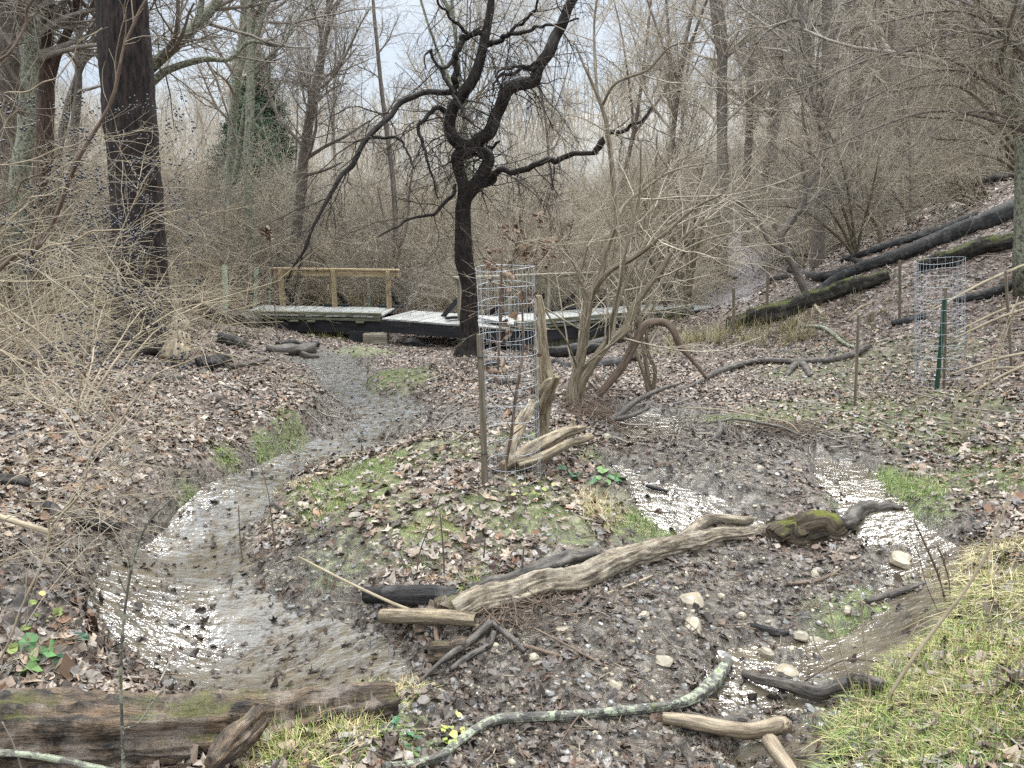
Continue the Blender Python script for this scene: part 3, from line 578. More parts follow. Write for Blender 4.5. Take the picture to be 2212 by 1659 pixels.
for k, (px, py, wpx, mt, lab) in enumerate(STN):
    if not wpx: continue
    p = ghit(px, py+wpx*.2)[0]; s = wpx*np.linalg.norm(p-C0)/F
    V_, Q_ = stone(p[0], p[1], p[2]+s*.12, s, k+3, .45 if wpx > 20 else .6)
    tag(obj('stone', mesh_data('stone', V_, Q_, M[mt], smooth=False)), lab, 'stone')
for (a0, a1, n, s0, s1, mt, lab) in ((1.6, 7, 2600, .006, .022, 'stone', 'tan gravel scattered on the wet stream bed'), (1.6, 9, 1800, .008, .03, 'stone_dark', 'dark wet gravel scattered on the stream bed')):
    x, y = scatter(n*3, a0, a1, 1.2); k_ = rng.random(len(x)) < mask_at(cR, x, y); x = x[k_][:n]; y = y[k_][:n]; mb = MB()
    for i in range(len(x)):
        s = s0+(s1-s0)*rng.random()**2; V_, Q_ = stone(x[i], y[i], G(x[i], y[i])+s*.1, s, i, .5); mb.add(V_, Q_)
    tag(mb.build('gravel', M[mt], smooth=False), lab, 'gravel', kind='stuff')

# ================================================================== logs and branches, located on the ground they lie on
def onground(pts, wd, lift=.6, sink=0.0):
    pts = np.array(pts, float); wd = np.array(wd, float)*np.ones(len(pts)); g = ghit(pts[:, 0], pts[:, 1]+wd*.42); D = (g-C0)@FW
    g[:, 2] = np.maximum(g[:, 2], grid_eval(BZ, g[:, 0], g[:, 1])-.065)
    r = wd*.5*D/F; g = g.copy(); g[:, 2] += r*(2*lift-1)*1.0+r*.35-sink; return g, r
def atD(pts, wd):                                       # pts (px,py,D)
    pts = np.array(pts, float); g = at(pts[:, 0], pts[:, 1], pts[:, 2]); D = (g-C0)@FW; return g, np.array(wd, float)*np.ones(len(pts))*.5*D/F
def res(g, r, n):
    a = spline(np.concatenate([g, r[:, None]], 1), n); return a[:, :3], np.maximum(a[:, 3], .0008)
def wiggle(P, amp, seed, f=6):
    r = np.random.RandomState(seed); n = len(P); t = np.linspace(0, 1, n)
    for k in range(3):
        ph = r.rand(3)*6.3; P = P+amp/(k+1)*np.sin(t[:, None]*f*(k+1)*1.7+ph)*np.minimum(1, np.minimum(t, 1-t)*8)[:, None]
    return P
def spawn(P, R, n, t0, t1, L0, L1, ang=50, trop=(0, 0, 0), wig=.25, K=6, rs=.6, rmin=.0015, rmax=1, seed=0, wpow=1.0, tl=True):
    """n child shoots on the polylines P (m,K,3)"""
    r = np.random.RandomState(seed); m, KK, _ = P.shape
    ln = np.linalg.norm(np.diff(P, axis=1), axis=2).sum(1)**wpow; i = r.choice(m, n, p=ln/ln.sum())
    t = t0+(t1-t0)*r.rand(n); f = t*(KK-1); k = np.minimum(f.astype(int), KK-2); u = (f-k)[:, None]
    p = P[i, k]*(1-u)+P[i, k+1]*u; T = unit(P[i, k+1]-P[i, k]); pr = (R[i, k]*(1-u[:, 0])+R[i, k+1]*u[:, 0])
    pe = unit(np.cross(T, r.normal(size=(n, 3)))); a = np.radians(ang*(.6+.8*r.rand(n)))[:, None]
    d = unit(T*np.cos(a)+pe*np.sin(a)); L = (L0+(L1-L0)*r.rand(n))
    if tl: L = L*(1.15-.6*t)
    out = np.empty((n, K, 3)); out[:, 0] = p; dr = r.normal(size=(n, 3))*wig*.5
    for q in range(1, K):
        d = unit(d+np.array(trop)*(1.0/K)+dr/K*1.5+r.normal(size=(n, 3))*wig/ (K**.5)); out[:, q] = out[:, q-1]+d*(L/(K-1))[:, None]
    r0 = np.clip(pr*rs, rmin, rmax); RR = r0[:, None]*np.linspace(1, .35, K)[None]; return out, np.maximum(RR, rmin*.5)

LOGN = [0]
def log(pts, wd, mat, name, label, cat, n=None, sides=16, rough=.22, lift=.6, parts=(), sink=0, group=None, build=None):
    g, r = (onground(pts, wd, lift, sink) if len(pts[0]) == 2 else atD(pts, wd))
    LOGN[0] += 1; n = n or max(14, 6*len(pts)); P, R = res(g, r, n); P = wiggle(P, R.mean()*.10*(rough/.2), LOGN[0], 7)
    mb = MB(); mb.tube(P, R, sides+8, rough, LOGN[0]); o = mb.build(name, M[mat])
    tag(o, label, cat, group); return o, P, R
def limbs(o, specs, mat, name='branch'):
    for pts, wd in specs:
        g, r = (onground(pts, wd) if len(pts[0]) == 2 else atD(pts, wd)); LOGN[0] += 1
        P, R = res(g, r, max(10, 5*len(pts))); mb = MB(); mb.tube(P, R, 10, .15, LOGN[0]); mb.build(name, M[mat], o)

# foreground rotten log, lower left
p0 = at([-260, 40, 330, 620, 850], [1600, 1590, 1588, 1570, 1520], [2.02, 2.05, 2.12, 2.3, 2.5])
P, R = res(p0, np.array([.125, .13, .128, .115, .07]), 150); mb = MB(); mb.tube(P, R, 64, .42, 77); o = mb.build('rotten_log', M['wood_rot'])
tag(o, 'thick rotten brown log with moss on top across the lower left corner', 'log')
g, r = atD([(455, 1655, 1.85), (500, 1600, 1.98), (560, 1545, 2.12)], [36, 58, 44]); P, R = res(g, r, 30); mb = MB(); mb.tube(P, R, 30, .6, 5); mb.build('broken_stub', M['wood_rot'], o)
# long pale fallen log
o, P, R = log([(985,1318),(1050,1290),(1150,1262),(1250,1228),(1340,1202),(1477,1168),(1560,1152),(1650,1138)], [58,68,66,62,54,46,38,30], 'wood_bare', 'fallen_log', 'long pale debarked log lying across the middle foreground', 'log', 170, 52, .36, lift=.55)
limbs(o, [([(1465,1166),(1530,1152),(1600,1146),(1620,1141)], [26,24,20,14])], 'wood_bare', 'split_strand')
o, P, R = log([(925,1310),(965,1308),(1010,1304)], [40,48,50], 'wood_rot', 'log_piece', 'broken rotten log piece at the left end of the pale log', 'log', 16, 18, .4)
o, P, R = log([(790,1280),(850,1278),(920,1280),(985,1278)], [32,42,42,36], 'log_black', 'charred_log', 'short wet black log lying left of the pale fallen log', 'log', 26, 20, .16)
o, P, R = log([(1010,1268),(1090,1248),(1180,1218),(1240,1200),(1290,1192)], [16,26,36,34,22], 'wood_grey', 'grey_log', 'dark grey hollow log tucked behind the pale fallen log', 'log', 30, 16, .3)
limbs(o, [([(1171,1232),(1176,1214),(1188,1200),(1204,1196)], [19,19,18,14])], 'bark_lichen', 'branch_stub')
# sawn log
g, r = onground([(828,1352),(900,1353),(970,1356),(1030,1362)], [30,31,32,30], .9); g[:, 2] += .05
P, R = res(g, r, 20); mb = MB(); mb.tube(P, R, 18, .05, 4, cap=False); o = mb.build('sawn_log', M['wood_snag']); tag(o, 'short sawn log with dark cut end above the left stream', 'log')
d = (P[0]-P[1]); d /= np.linalg.norm(d); mb = MB(); mb.tube(np.array([P[0]+d*.012, P[0]-d*.004]), np.array([R[0]*.97, R[0]*1.0]), 18, 0, 0, cap=True); mb.build('cut_end', M['wood_grey'], o)
log([(925,1408),(960,1395),(1010,1385)], [36,46,40], 'wood_rot', 'log_piece', 'rotten dark wood chunk underneath the sawn log', 'log', 14, 16, .4, lift=.5)
# mossy stump block on the long log's right end, then the tail
o, P, R = log([(1665,1150),(1710,1138),(1760,1130),(1815,1128)], [46,62,70,50], 'log_moss2', 'mossy_stump', 'moss covered stump lying at the right end of the pale log', 'stump', 44, 30, .5, lift=.4)
log([(1815,1128),(1870,1118),(1950,1105)], [30,26,10], 'wood_grey', 'log_piece', 'grey root end trailing right of the mossy stump', 'log', 18, 14, .4)
# sticks
def stick(pts, wd, mat, label, lift=.9, cat='stick', sides=8, n=None, rough=.1, name='stick', group=None):
    return log(pts, wd, mat, name, label, cat, n, sides, rough, lift, group=group)
g, r = atD([(645,1203,3.95),(760,1262,3.62),(860,1308,3.42),(955,1342,3.3)], [4,6,7,8]); P, R = res(g, r, 20); mb = MB(); mb.tube(P, R, 8, .08, 3); tag(mb.build('stick', M['twig_tan']), 'long straight tan stick slanting down to the sawn log', 'stick')
stick([(940,1350,3.25),(985,1342,3.25),(1036,1336,3.25)], [12,11,9], 'wood_grey', 'short dark stick resting on top of the sawn log')
o, P, R = stick([(1060,1345,3.2),(1015,1385,3.1),(975,1412,3.0),(940,1440,2.93),(905,1475,2.83),(868,1511,2.75)], [20,18,14,10,7,4], 'wood_grey', 'dark forked stick curving down from the twig tangle')
stick([(1067,1366,3.15),(1055,1395,3.08),(1015,1416,3.0),(973,1446,2.93)], [13,14,13,10], 'wood_grey', 'pale grey bent stick below the twig tangle')
stick([(1062,1345,3.2),(1095,1370,3.14),(1134,1408,3.05)], [12,15,10], 'wood_grey', 'dark stick running right from the twig tangle')
stick([(940,1345,3.28),(942,1370,3.2),(948,1398,3.12)], [10,11,10], 'bark_brown', 'upright broken stub in front of the sawn log')
stick([(1154,1357,3.2),(1240,1402,3.05),(1330,1450,2.95),(1420,1493,2.85),(1477,1505,2.82)], [4,5,6,6,4], 'bark_brown', 'long thin dark stick slanting over the mud')
stick([(1225,1330),(1260,1305),(1290,1270),(1350,1250)], [8,10,9,6], 'wood_grey', 'forked dark root beside the tan stick')
stick([(1290,1290),(1350,1268),(1420,1240)], [5,5,5], 'twig_tan', 'straight tan stick in front of the pale log')
stick([(1130,1395),(1180,1410),(1235,1425)], [8,10,8], 'bark_brown', 'short brown knotty stick on the mud')
stick([(1235,1425),(1262,1412)], [6,6], 'bark_brown', 'small side stick leaning on the brown knotty stick')
stick([(1620,1348),(1680,1362),(1735,1362)], [12,18,10], 'log_black', 'black curled bark piece in the shallow right stream', lift=.5)
stick([(1700,1262),(1760,1256),(1810,1236)], [8,8,7], 'bark_brown', 'thin dark stick left of the mossy stump foot')
stick([(1870,1300),(1930,1296),(1990,1278)], [12,14,11], 'wood_grey', 'grey driftwood stick in the right channel')
stick([(1395,1075),(1410,1083),(1440,1093)], [7,9,6], 'log_black', 'short black stick on the white riffle')
stick([(1741,1030),(1752,1045),(1770,1055)], [7,8,8], 'wood_grey', 'short grey stick beside the brown pool')
stick([(590,1085),(610,1102),(640,1118)], [6,9,9], 'wood_grey', 'small dark stick lying across the left riffle')
stick([(1740,1470,2.85),(1830,1425,2.9),(1950,1440,2.95),(2020,1450,3.0)], [3,3,3,3], 'bark_red', 'thin red twig across the shallow right stream')
stick([(300,1505),(340,1480),(380,1452)], [4,4,3], 'twig_grey', 'thin pale twig on the left bank above the log')
# foreground lichened branch
o, P, R = log([(830,1662),(890,1655),(950,1640),(985,1612),(1030,1578),(1080,1560),(1150,1554),(1238,1549),(1340,1540),(1440,1528),(1490,1515),(1536,1492),(1570,1462)], [18,18,20,20,19,21,20,19,19,18,22,30,20], 'log_lichen', 'lichened_branch', 'long dark branch with pale lichen across the bottom foreground', 'branch', 90, 18, .2, lift=1.1)
limbs(o, [([(1490,1512),(1520,1480),(1545,1470)], [16,16,8]), ([(1055,1562),(1010,1566),(960,1572)], [7,6,4])], 'log_lichen')
o, P, R = log([(1600,1497),(1637,1512),(1700,1521),(1755,1520),(1800,1508),(1845,1495),(1880,1487),(1912,1485)], [14,22,26,30,31,31,30,20], 'wood_grey', 'curved_log', 'curved brown bark log lying over the shallow right stream', 'log', 60, 22, .22, lift=1.2)
mb = MB(); g, r = onground([(1605,1498),(1598,1512)], [9, 4], .9); mb.tube(*res(g, r, 5), 6, .2, 3); mb.build('root_end', M['wood_grey'], o)
o, P, R = log([(1430,1560),(1500,1572),(1563,1588),(1630,1598),(1680,1606),(1694,1622)], [24,32,34,34,38,26], 'wood_pale', 'driftwood', 'smooth pale driftwood branch bent at the bottom edge', 'branch', 34, 16, .16, lift=1.25)
limbs(o, [([(1662,1600,2.36),(1680,1628,2.28),(1706,1662,2.2),(1730,1700,2.12)], [36,34,32,28])], 'wood_pale', 'branch')
log([(1478,1546),(1540,1560),(1600,1572),(1650,1584)], [26,32,30,14], 'wood_grey', 'driftwood', 'dark grey branch lying behind the pale driftwood', 'branch', 20, 14, .2)
log([(1480,1610),(1492,1640),(1508,1680)], [22,22,22], 'wood_grey', 'driftwood', 'grey branch stub at the bottom edge left of the pale driftwood', 'branch', 12, 14, .2)
log([(1790,1650),(1840,1630),(1880,1612)], [12,16,14], 'log_black', 'stick', 'black stick at the base of the tan stalks', 'stick', 10, 10, .2)
log([(-80,1622,1.72),(0,1625,1.74),(90,1634,1.76),(180,1652,1.78),(260,1668,1.8)], [14,14,14,13,10], 'bark_pale_lichen', 'pale_branch', 'pale grey lichened branch in front of the rotten log', 'branch', 24, 10, .08)
# left bank logs
log([(95,1090),(128,1108),(190,1126),(250,1135)], [26,34,32,26], 'log_black', 'black_log', 'black log half hidden under the left bank leaves', 'log', 20, 16, .2)
log([(-20,1040),(20,1034),(60,1042)], [30,34,26], 'log_black', 'black_log', 'black log end at the left edge behind the berry twigs', 'log', 14, 14, .2)
log([(-20,862),(60,862),(140,860),(215,856)], [10,12,12,9], 'bark_tan', 'stick', 'long pale stick lying on the left bank leaves', 'stick', 20, 8, .1)
log([(300,822),(345,812),(395,816)], [10,20,14], 'wood_grey', 'log_piece', 'small grey log lying on the leaf covered left bank', 'log', 12, 12, .25)
log([(400,652,13.6),(440,668,13.4),(500,686,13.2),(560,698,13.0)], [24,34,30,22], 'log_black', 'black_log', 'wet black log sloping down to the left end of the footbridge', 'log', 30, 16, .25)
log([(470,728),(505,736),(540,750)], [28,26,14], 'log_black', 'black_log', 'short black log below the left end of the footbridge', 'log', 14, 16, .2)
log([(425,782),(455,782),(490,770)], [26,32,24], 'log_black', 'black_log', 'black bent log with peeling bark on the left bank', 'log', 14, 16, .3)
log([(490,790),(540,785),(580,772)], [16,18,10], 'wood_grey', 'log_piece', 'grey rotten log with a splintered pale end', 'log', 14, 12, .35)
o, P, R = log([(575,752),(610,753),(640,752),(675,748)], [16,25,25,24], 'wood_grey', 'forked_log', 'forked grey log at the left stream edge below the bridge', 'log', 24, 16, .18)
limbs(o, [([(640,757),(665,772),(688,782)], [18,14,8])], 'wood_grey')
log([(600,742),(630,738),(650,742)], [14,16,10], 'log_black', 'black_log', 'black log chunk under the left bridge span', 'log', 10, 12, .3)
log([(672,742),(688,742)], [18,14], 'log_black', 'black_log', 'small rounded black log end beside the bridge stream', 'log', 8, 12, .2)
log([(526,785,11.6),(532,802,11.2),(542,826,10.6)], [26,17,12], 'wood_snag', 'broken_stump', 'small broken tan stump standing on the left bank', 'stump', 12, 12, .3)
log([(388,682,9.6),(384,720,9.3),(378,778,9.0)], [26,42,52], 'wood_snag', 'broken_stump', 'tall shredded tan stump right of the big dark trunk', 'stump', 24, 20, .4)
log([(870,742),(890,738),(920,744)], [14,22,10], 'log_black', 'black_log', 'small charred stump remnant on the leaves left of the crooked tree', 'stump', 12, 12, .5)
log([(1030,790),(1060,786),(1090,782)], [14,18,16], 'log_black', 'black_log', 'short dark log behind the near wire cage', 'log', 12, 12, .2)
log([(1045,822),(1080,826),(1130,824)], [10,14,10], 'log_black', 'black_log', 'thin dark log lower behind the near wire cage', 'log', 12, 12, .2)
log([(1000,878),(1050,870),(1095,872)], [5,6,4], 'bark_brown', 'stick', 'thin stick on the leaves left of the wooden stake', 'stick', 12, 6, .1)
# logs under the right bridge span
log([(1180,760,12.2),(1230,758,12.0),(1290,745,12.3),(1370,722,13.0)], [22,26,26,22], 'log_black', 'black_log', 'large black log under the right bridge span', 'log', 24, 14, .2)
log([(1200,790,11.5),(1235,800,11.2),(1262,815,11.0)], [30,28,20], 'log_black', 'black_log', 'black log sloping down behind the forked shrub', 'log', 14, 14, .25)
log([(1255,800,11.2),(1310,788,11.4),(1380,772,11.8)], [14,24,18], 'log_black', 'black_log', 'black log right of the forked shrub below the bridge', 'log', 14, 14, .25)
# right hand slope logs
o, P, R = log([(1578,698),(1640,680),(1711,654),(1780,630),(1838,613),(1916,590)], [36,46,46,42,38,30], 'log_moss', 'mossy_log', 'long mossy green log sloping up behind the wooden stakes', 'log', 50, 20, .26, lift=.55)
log([(1985,572),(2040,553),(2120,530),(2212,508),(2300,485)], [30,40,40,38,36], 'log_moss', 'mossy_log', 'mossy log running up to the right edge behind the far cage', 'log', 40, 18, .26, lift=.55)
o, P, R = log([(2310,400),(2212,438),(2124,474),(2040,507),(1956,540),(1906,560),(1865,574),(1815,588),(1765,596),(1704,582)], [44,44,42,36,32,30,28,24,20,12], 'log_black', 'fallen_log', 'long smooth black fallen trunk crossing the right slope', 'log', 80, 16, .12, lift=.6)
limbs(o, [([(1845,582),(1800,602),(1765,628)], [26,20,14]), ([(1865,570),(1836,556),(1822,552)], [16,10,8])], 'log_black')
log([(1818,562),(1870,545),(1940,522),(2007,500),(2060,482),(2110,458)], [12,17,18,17,15,9], 'log_black', 'fallen_log', 'thinner black fallen trunk just above the longest black trunk', 'log', 40, 12, .12)
log([(1665,604),(1695,598),(1722,592)], [13,15,10], 'log_black', 'black_log', 'short black log left of the big fork on the slope', 'log', 12, 12, .15)
log([(1670,563),(1700,556),(1735,548)], [8,9,7], 'log_black', 'black_log', 'thin dark log above the short black log on the slope', 'log', 12, 10, .15)
log([(2060,648),(2120,636),(2168,620),(2240,598)], [14,22,24,22], 'log_black', 'black_log', 'dark log right of the far wire cage', 'log', 20, 14, .18)
log([(1925,768-70),(1960,690),(2000,680)], [14,16,12], 'log_black', 'black_log', 'short black log behind the far cage base', 'log', 12, 12, .25)
log([(1545,598),(1570,596),(1590,600)], [10,12,8], 'wood_grey', 'log_piece', 'small grey log beside the path beyond the bridge', 'log', 10, 10, .2)
log([(2060,410),(2120,392),(2212,372),(2300,350)], [14,18,20,20], 'log_black', 'fallen_log', 'dark fallen trunk high on the slope at the right edge', 'log', 20, 10, .2)
log([(1860,470),(1930,446),(2010,415),(2090,378)], [6,8,9,8], 'log_black', 'fallen_branch', 'thin dark branch far up the right slope', 'branch', 20, 8, .2)
log([(1980,420),(2060,380),(2140,360)], [12,14,12], 'log_black', 'fallen_log', 'dark distant log under the arching shrubs', 'log', 20, 10, .2)
# fallen branch in the middle right
o, P, R = log([(1440,850),(1489,836),(1530,815),(1560,802),(1620,784),(1665,780),(1711,782),(1788,780),(1839,768),(1876,748)], [5,8,12,13,12,12,12,13,14,12], 'wood_grey', 'fallen_branch', 'long grey fallen branch curving across the right bank', 'branch', 60, 10, .15, lift=.9)
limbs(o, [([(1788,778),(1800,764),(1806,752)], [10,9,8]), ([(1698,812),(1715,788),(1735,786),(1750,812)], [9,16,16,8])], 'wood_grey')
stick([(1735,706),(1765,706),(1790,716),(1820,740),(1845,752)], [6,8,9,8,6], 'bark_lichen', 'mossy curved branch lying above the long fallen branch')
stick([(1545,912,6.7),(1590,906,6.75),(1650,915,6.6),(1690,924,6.5),(1728,940,6.4)], [4,5,6,7,6], 'wood_grey', 'thin grey stick arching over the mud by the broken fork')
stick([(1553,908,6.5),(1556,930,6.3),(1541,950,6.2),(1519,962,6.2),(1470,966,6.2),(1430,972,6.2)], [10,12,11,9,8,6], 'wood_grey', 'crooked grey driftwood branch beside the pool')
stick([(1552,910,6.5),(1566,938,6.35)], [7,6], 'log_black', 'short black prong beside the crooked driftwood')
stick([(1265,921,6.9),(1322,906,7.0),(1366,872,7.4),(1419,844,7.7),(1470,828,8.0)], [16,16,13,9,5], 'wood_grey', 'dark branch rising from the snag roots over the pool')
stick([(1322,908,7.0),(1370,896,7.1),(1403,880,7.3)], [11,9,7], 'wood_grey', 'short grey branch beside the pool edge')
stick([(1470,880,6.8),(1560,885,6.5),(1640,900,6.3),(1700,912,6.2),(1728,935,6.1)], [3,3,3,3,2], 'twig_tan', 'thin pale twig curving over the right meadow')
stick([(1740,770-130),(1755,655),(1775,680)], [5,7,6], 'twig', 'pale bare branch hanging over the mossy log')
stick([(2095,982-30,6.3),(2160,975-10,6.2),(2230,985,6.1)], [18,20,18], 'wood_grey', 'grey board like log in the grass at the right edge', sides=10)
for q, lab in (((2010,672,9.6,2240,560,10.2), 'long straight pale branch crossing behind the far wire cage'), ((2060,720,9.2,2250,640,9.0), 'pale branch lying right of the far cage upper'), ((2055,735,9.0,2250,655,8.7), 'pale branch lying right of the far cage lower'),
               ((2080,860,7.6,2260,770,7.4), 'pale brush stick low at the right edge'), ((2050,810,8.3,2250,755,8), 'tan brush stick at the right edge'), ((2110,800,8.2,2240,800,7.8), 'dark tan stick lying flat at the right edge'), ((1880,655,12,1830,690,12), 'pale stick leaning on the slope by the stake')):
    stick([(q[0], q[1], q[2]), ((q[0]+q[3])/2, (q[1]+q[4])/2-6, (q[2]+q[5])/2), (q[3], q[4], q[5])], [4, 6, 5], 'twig_tan', lab)

# ================================================================== footbridge
fb = empty('footbridge', at(820, 690, 17)[0], 'low wooden footbridge with two handrails crossing the whole middle distance', 'bridge')
def deckspan(a, b, width, pl=.14, gap=.012, th=.035, mat='deck', seed=0):
    """planks across from a to b (centre line, deck top)"""
    r = np.random.RandomState(seed); a = np.array(a); b = np.array(b); d = b-a; L = np.linalg.norm(d); d = d/L; s = np.cross(d, (0, 0, 1)); s /= np.linalg.norm(s); u = np.cross(s, d)
    mb = MB(); n = int(L/(pl+gap))
    for i in range(n):
        c = a+d*((i+.5)*L/n)-u*th/2+u*r.normal(0, .0025); mb.box(c, d*(L/n-gap)/2, s*(width/2+r.normal(0, .006)), u*th/2)
    o = mb.build('deck', M[mat], fb, smooth=False); return o
def rel(o): o.matrix_parent_inverse.identity(); return o
def W(px, py, D): return at(px, py, D)[0]
WD = 1.25
def seg(pf, pb, name_seed, a_w=WD):
    deckspan(pf, pb, a_w, seed=name_seed)
# front-edge points of the deck (photo), then shift back half a width
fl, fr = W(515, 677, 16.6), W(822, 683, 16.2)                       # left span front edge
ml, mr = W(824, 688, 16.15), W(1118, 711, 14.7)                       # middle ramp front edge
rl, rr_ = W(1117, 702, 14.65), W(1500, 668, 18.6)                     # right span front edge
el_ = W(1552, 662, 20.6)
def back(a, b, q): d = (b-a); s = np.cross((0, 0, 1), d); s /= np.linalg.norm(s); return a+s*q, b+s*q
fbk = lambda a, b: back(a, b, WD/2)
for k, (a, b) in enumerate(((fl, fr), (ml, mr), (rl, rr_), (rr_+(0, 0, -.01), el_))): deckspan(*fbk(a, b), WD, seed=k)
def bpart(name, mat, items, up=(0, 0, 1)):
    mb = MB()
    for a, b, wd, ht in items: mb.beam(a, b, wd, ht)
    return mb.build(name, M[mat], fb, smooth=False)
z = lambda v, h: np.array(v)+np.array([0, 0, h])
# kerb boards raised on blocks along the front edge, then the dark stringers
for (a, b) in ((fl, fr), (rl, rr_)):
    q1 = back(a, b, .05); bpart('kerb', 'kerb', [(z(q1[0], .02), z(q1[1], .02), .09, .085)])
    q1 = back(a, b, .0); bpart('fascia', 'kerb', [(z(q1[0], -.085), z(q1[1], -.085), .04, .05)])
    q2 = back(a, b, .08); q3 = back(a, b, WD-.1)
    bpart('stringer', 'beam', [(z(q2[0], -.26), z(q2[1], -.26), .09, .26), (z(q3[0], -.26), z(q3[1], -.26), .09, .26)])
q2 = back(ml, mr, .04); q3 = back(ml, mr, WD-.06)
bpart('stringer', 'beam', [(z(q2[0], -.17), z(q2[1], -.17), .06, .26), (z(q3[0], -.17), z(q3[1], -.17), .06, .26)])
bpart('stringer', 'beam', [(z(rr_, -.12), z(el_, -.1), .08, .16)])
for t_ in (.40, .52, .86):                              # small outrigger ends under the left span
    c = fl+(fr-fl)*t_; bpart('brace_end', 'kerb', [(z(c, -.135)+np.array([-.09, -.03, 0]), z(c, -.135)+np.array([.09, -.03, 0]), .12, .03)])
for t_ in (.12, .3, .48, .7):
    c = rl+(rr_-rl)*t_; dd = unit(rr_-rl)*.1; bpart('brace_end', 'deck', [(z(c, -.125)-dd, z(c, -.125)+dd, .16, .03)])
# planks behind the right span closing it to the ground, and block supports
mb = MB(); r_ = np.random.RandomState(3)
for i in range(22):
    c = rl+(rr_-rl)*((i+.5)/40); c = c+np.array([.03, .22, -.33-.1*r_.rand()]); mb.box(c, unit(rr_-rl)*.07, (0, .02, 0), (0, 0, .24))
mb.build('sheeting', M['kerb'], fb, smooth=False)
def gsup(px, py, D, w_, h_):
    c = W(px, py, D); gz = G(c[0], c[1]); top = c[2]; mb = MB(); mb.box((c[0], c[1], (gz+top)/2-.03), (w_/2, 0, 0), (0, h_/2, 0), (0, 0, max(.03, (top-gz)/2+.05))); return mb
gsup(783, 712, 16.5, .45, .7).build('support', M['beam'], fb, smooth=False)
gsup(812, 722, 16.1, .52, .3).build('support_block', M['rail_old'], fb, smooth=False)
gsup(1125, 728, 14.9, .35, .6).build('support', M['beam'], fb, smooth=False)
def railing(a, b, posts, h, capw, mat, pw=.095, over=.1, braces=True, top_off=0):
    A, B = back(a, b, WD-.02); d = unit(B-A); s = unit(np.cross((0, 0, 1), d)); o = tag(bpy.data.objects.new('railing', None)); link(o, fb)
    lo = z(A, h)-d*over; hi = z(B, h)+d*over
    mb = MB(); mb.beam(z(lo, .02), z(hi, .02), capw, .04); mb.build('top_rail', M[mat], o, smooth=False)
    mb = MB(); mb.beam(z(lo, -.07)-s*.03, z(hi, -.07)-s*.03, .04, .13); mb.build('side_rail', M[mat], o, smooth=False)
    for t_ in posts:
        c = A+(B-A)*t_-s*.09; mb = MB(); mb.box(z(c, h/2-.03), d*pw/2, s*pw/2, (0, 0, h/2+.03)); mb.build('post', M[mat], o, smooth=False)
        if braces:
            mb = MB(); mb.beam(z(c, .03)+s*.1-d*.3, z(c, .03)+s*.1+d*.3, .09, .05); mb.beam(z(c+s*.75, -.05), z(c+s*.08, .42), .06, .09); mb.build('brace', M['beam'], o, smooth=False)
    return o
railing(W(548, 677, 16.6), fr, (.06, .50, .95), .86, .15, 'rail_new')
railing(W(1060, 706, 14.9)+0, W(1392, 678, 17.5), (.0, .29, .54, .76, 1.0), .86, .15, 'rail_old')
for k, o_ in enumerate([o_ for o_ in fb.children]):
    o_.location = -fb.location if o_.type == 'MESH' else -fb.location
for o_ in fb.children:
    if o_.type == 'EMPTY': tag(o_, 'new yellowish handrail on the left span' if o_.name == 'railing' else 'weathered grey green handrail on the right span')

# ================================================================== generic thing from a photographed outline of stems
def reparent(root, parts):
    for p in parts: p.parent = root; p.location = -root.location
def twigs_of(P, R, spec, seed):
    """spec: list of dicts for successive generations; returns (P,R) lists"""
    outs = []; cur = (P, R)
    for k, s in enumerate(spec):
        s = dict(s); src = s.pop('src', None); a = cur if src is None else outs[src] if src >= 0 else (P, R)
        cur = spawn(a[0], a[1], seed=seed*13+k, **s); outs.append(cur)
    return outs
def stemtree(name, label, cat, stems, mat, spec=None, twigmat=None, seed=1, baseD=None, sides=14, rough=.12, group=None, tname='trunk', crown='crown', K=26, minr=0):
    b0 = stems[0][0][0]; g = ghit(b0[0], b0[1])[0]; D0 = g[1] if baseD is None else baseD
    if baseD is not None: g = at(b0[0], b0[1], D0)[0]
    root = empty(name, g, label, cat, group); parts = []; PP = []; RR = []
    for i, (pts, wd) in enumerate(stems):
        q = [(p[0], p[1], D0+(p[2] if len(p) > 2 else 0)) for p in pts]; Pp, Rr = atD(q, wd)
        if i == 0: Pp[0, 2] = min(Pp[0, 2], G(Pp[0, 0], Pp[0, 1]))-.04
        Rr = np.maximum(Rr, minr); P, R = res(Pp, Rr, K); LOGN[0] += 1; P = wiggle(P, R.mean()*.55, LOGN[0], 11) if (name == 'crooked_tree' and i) else P; PP.append(P); RR.append(R)
        mb = MB(); big = R.max(); mb.tube(P, R, sides if big > .02 else 8, rough, LOGN[0])
        parts.append(mb.build(tname if i == 0 else 'branch', M[mat]))
    if spec:
        outs = twigs_of(np.array(PP), np.array(RR), spec, seed); mb = MB()
        for P, R in outs: mb.tube(P, R, 5 if R.max() > .02 else 3, cap=False)
        parts.append(mb.build(crown, M[twigmat or mat]))
    reparent(root, parts); return root
S = dict
# --- big dark trunk, left
stemtree('large_tree', 'massive dark trunk with furrowed bark standing at the left', 'tree',
 [([(318,745),(312,700),(304,600),(300,500),(292,400),(284,300),(276,200),(270,100),(264,0),(255,-150),(245,-400),(240,-700)], [165,128,110,103,101,103,104,101,97,92,80,60]),
  ([(262,-200,0),(180,-400,.5),(80,-600,1)], [45,35,20]), ([(250,-330,0),(360,-520,-.5),(470,-800,-1)], [45,32,20])],
 'bark_big', [S(n=26, t0=.8, t1=1, L0=1, L1=3.5, ang=60, K=7, rmax=.05, rmin=.01), S(n=400, t0=.2, t1=1, L0=.5, L1=1.8, rmin=.003), S(n=1200, t0=.2, t1=1, L0=.2, L1=.9, rmin=.002)], 'twig_grey', 3, sides=44, rough=.10, K=60)
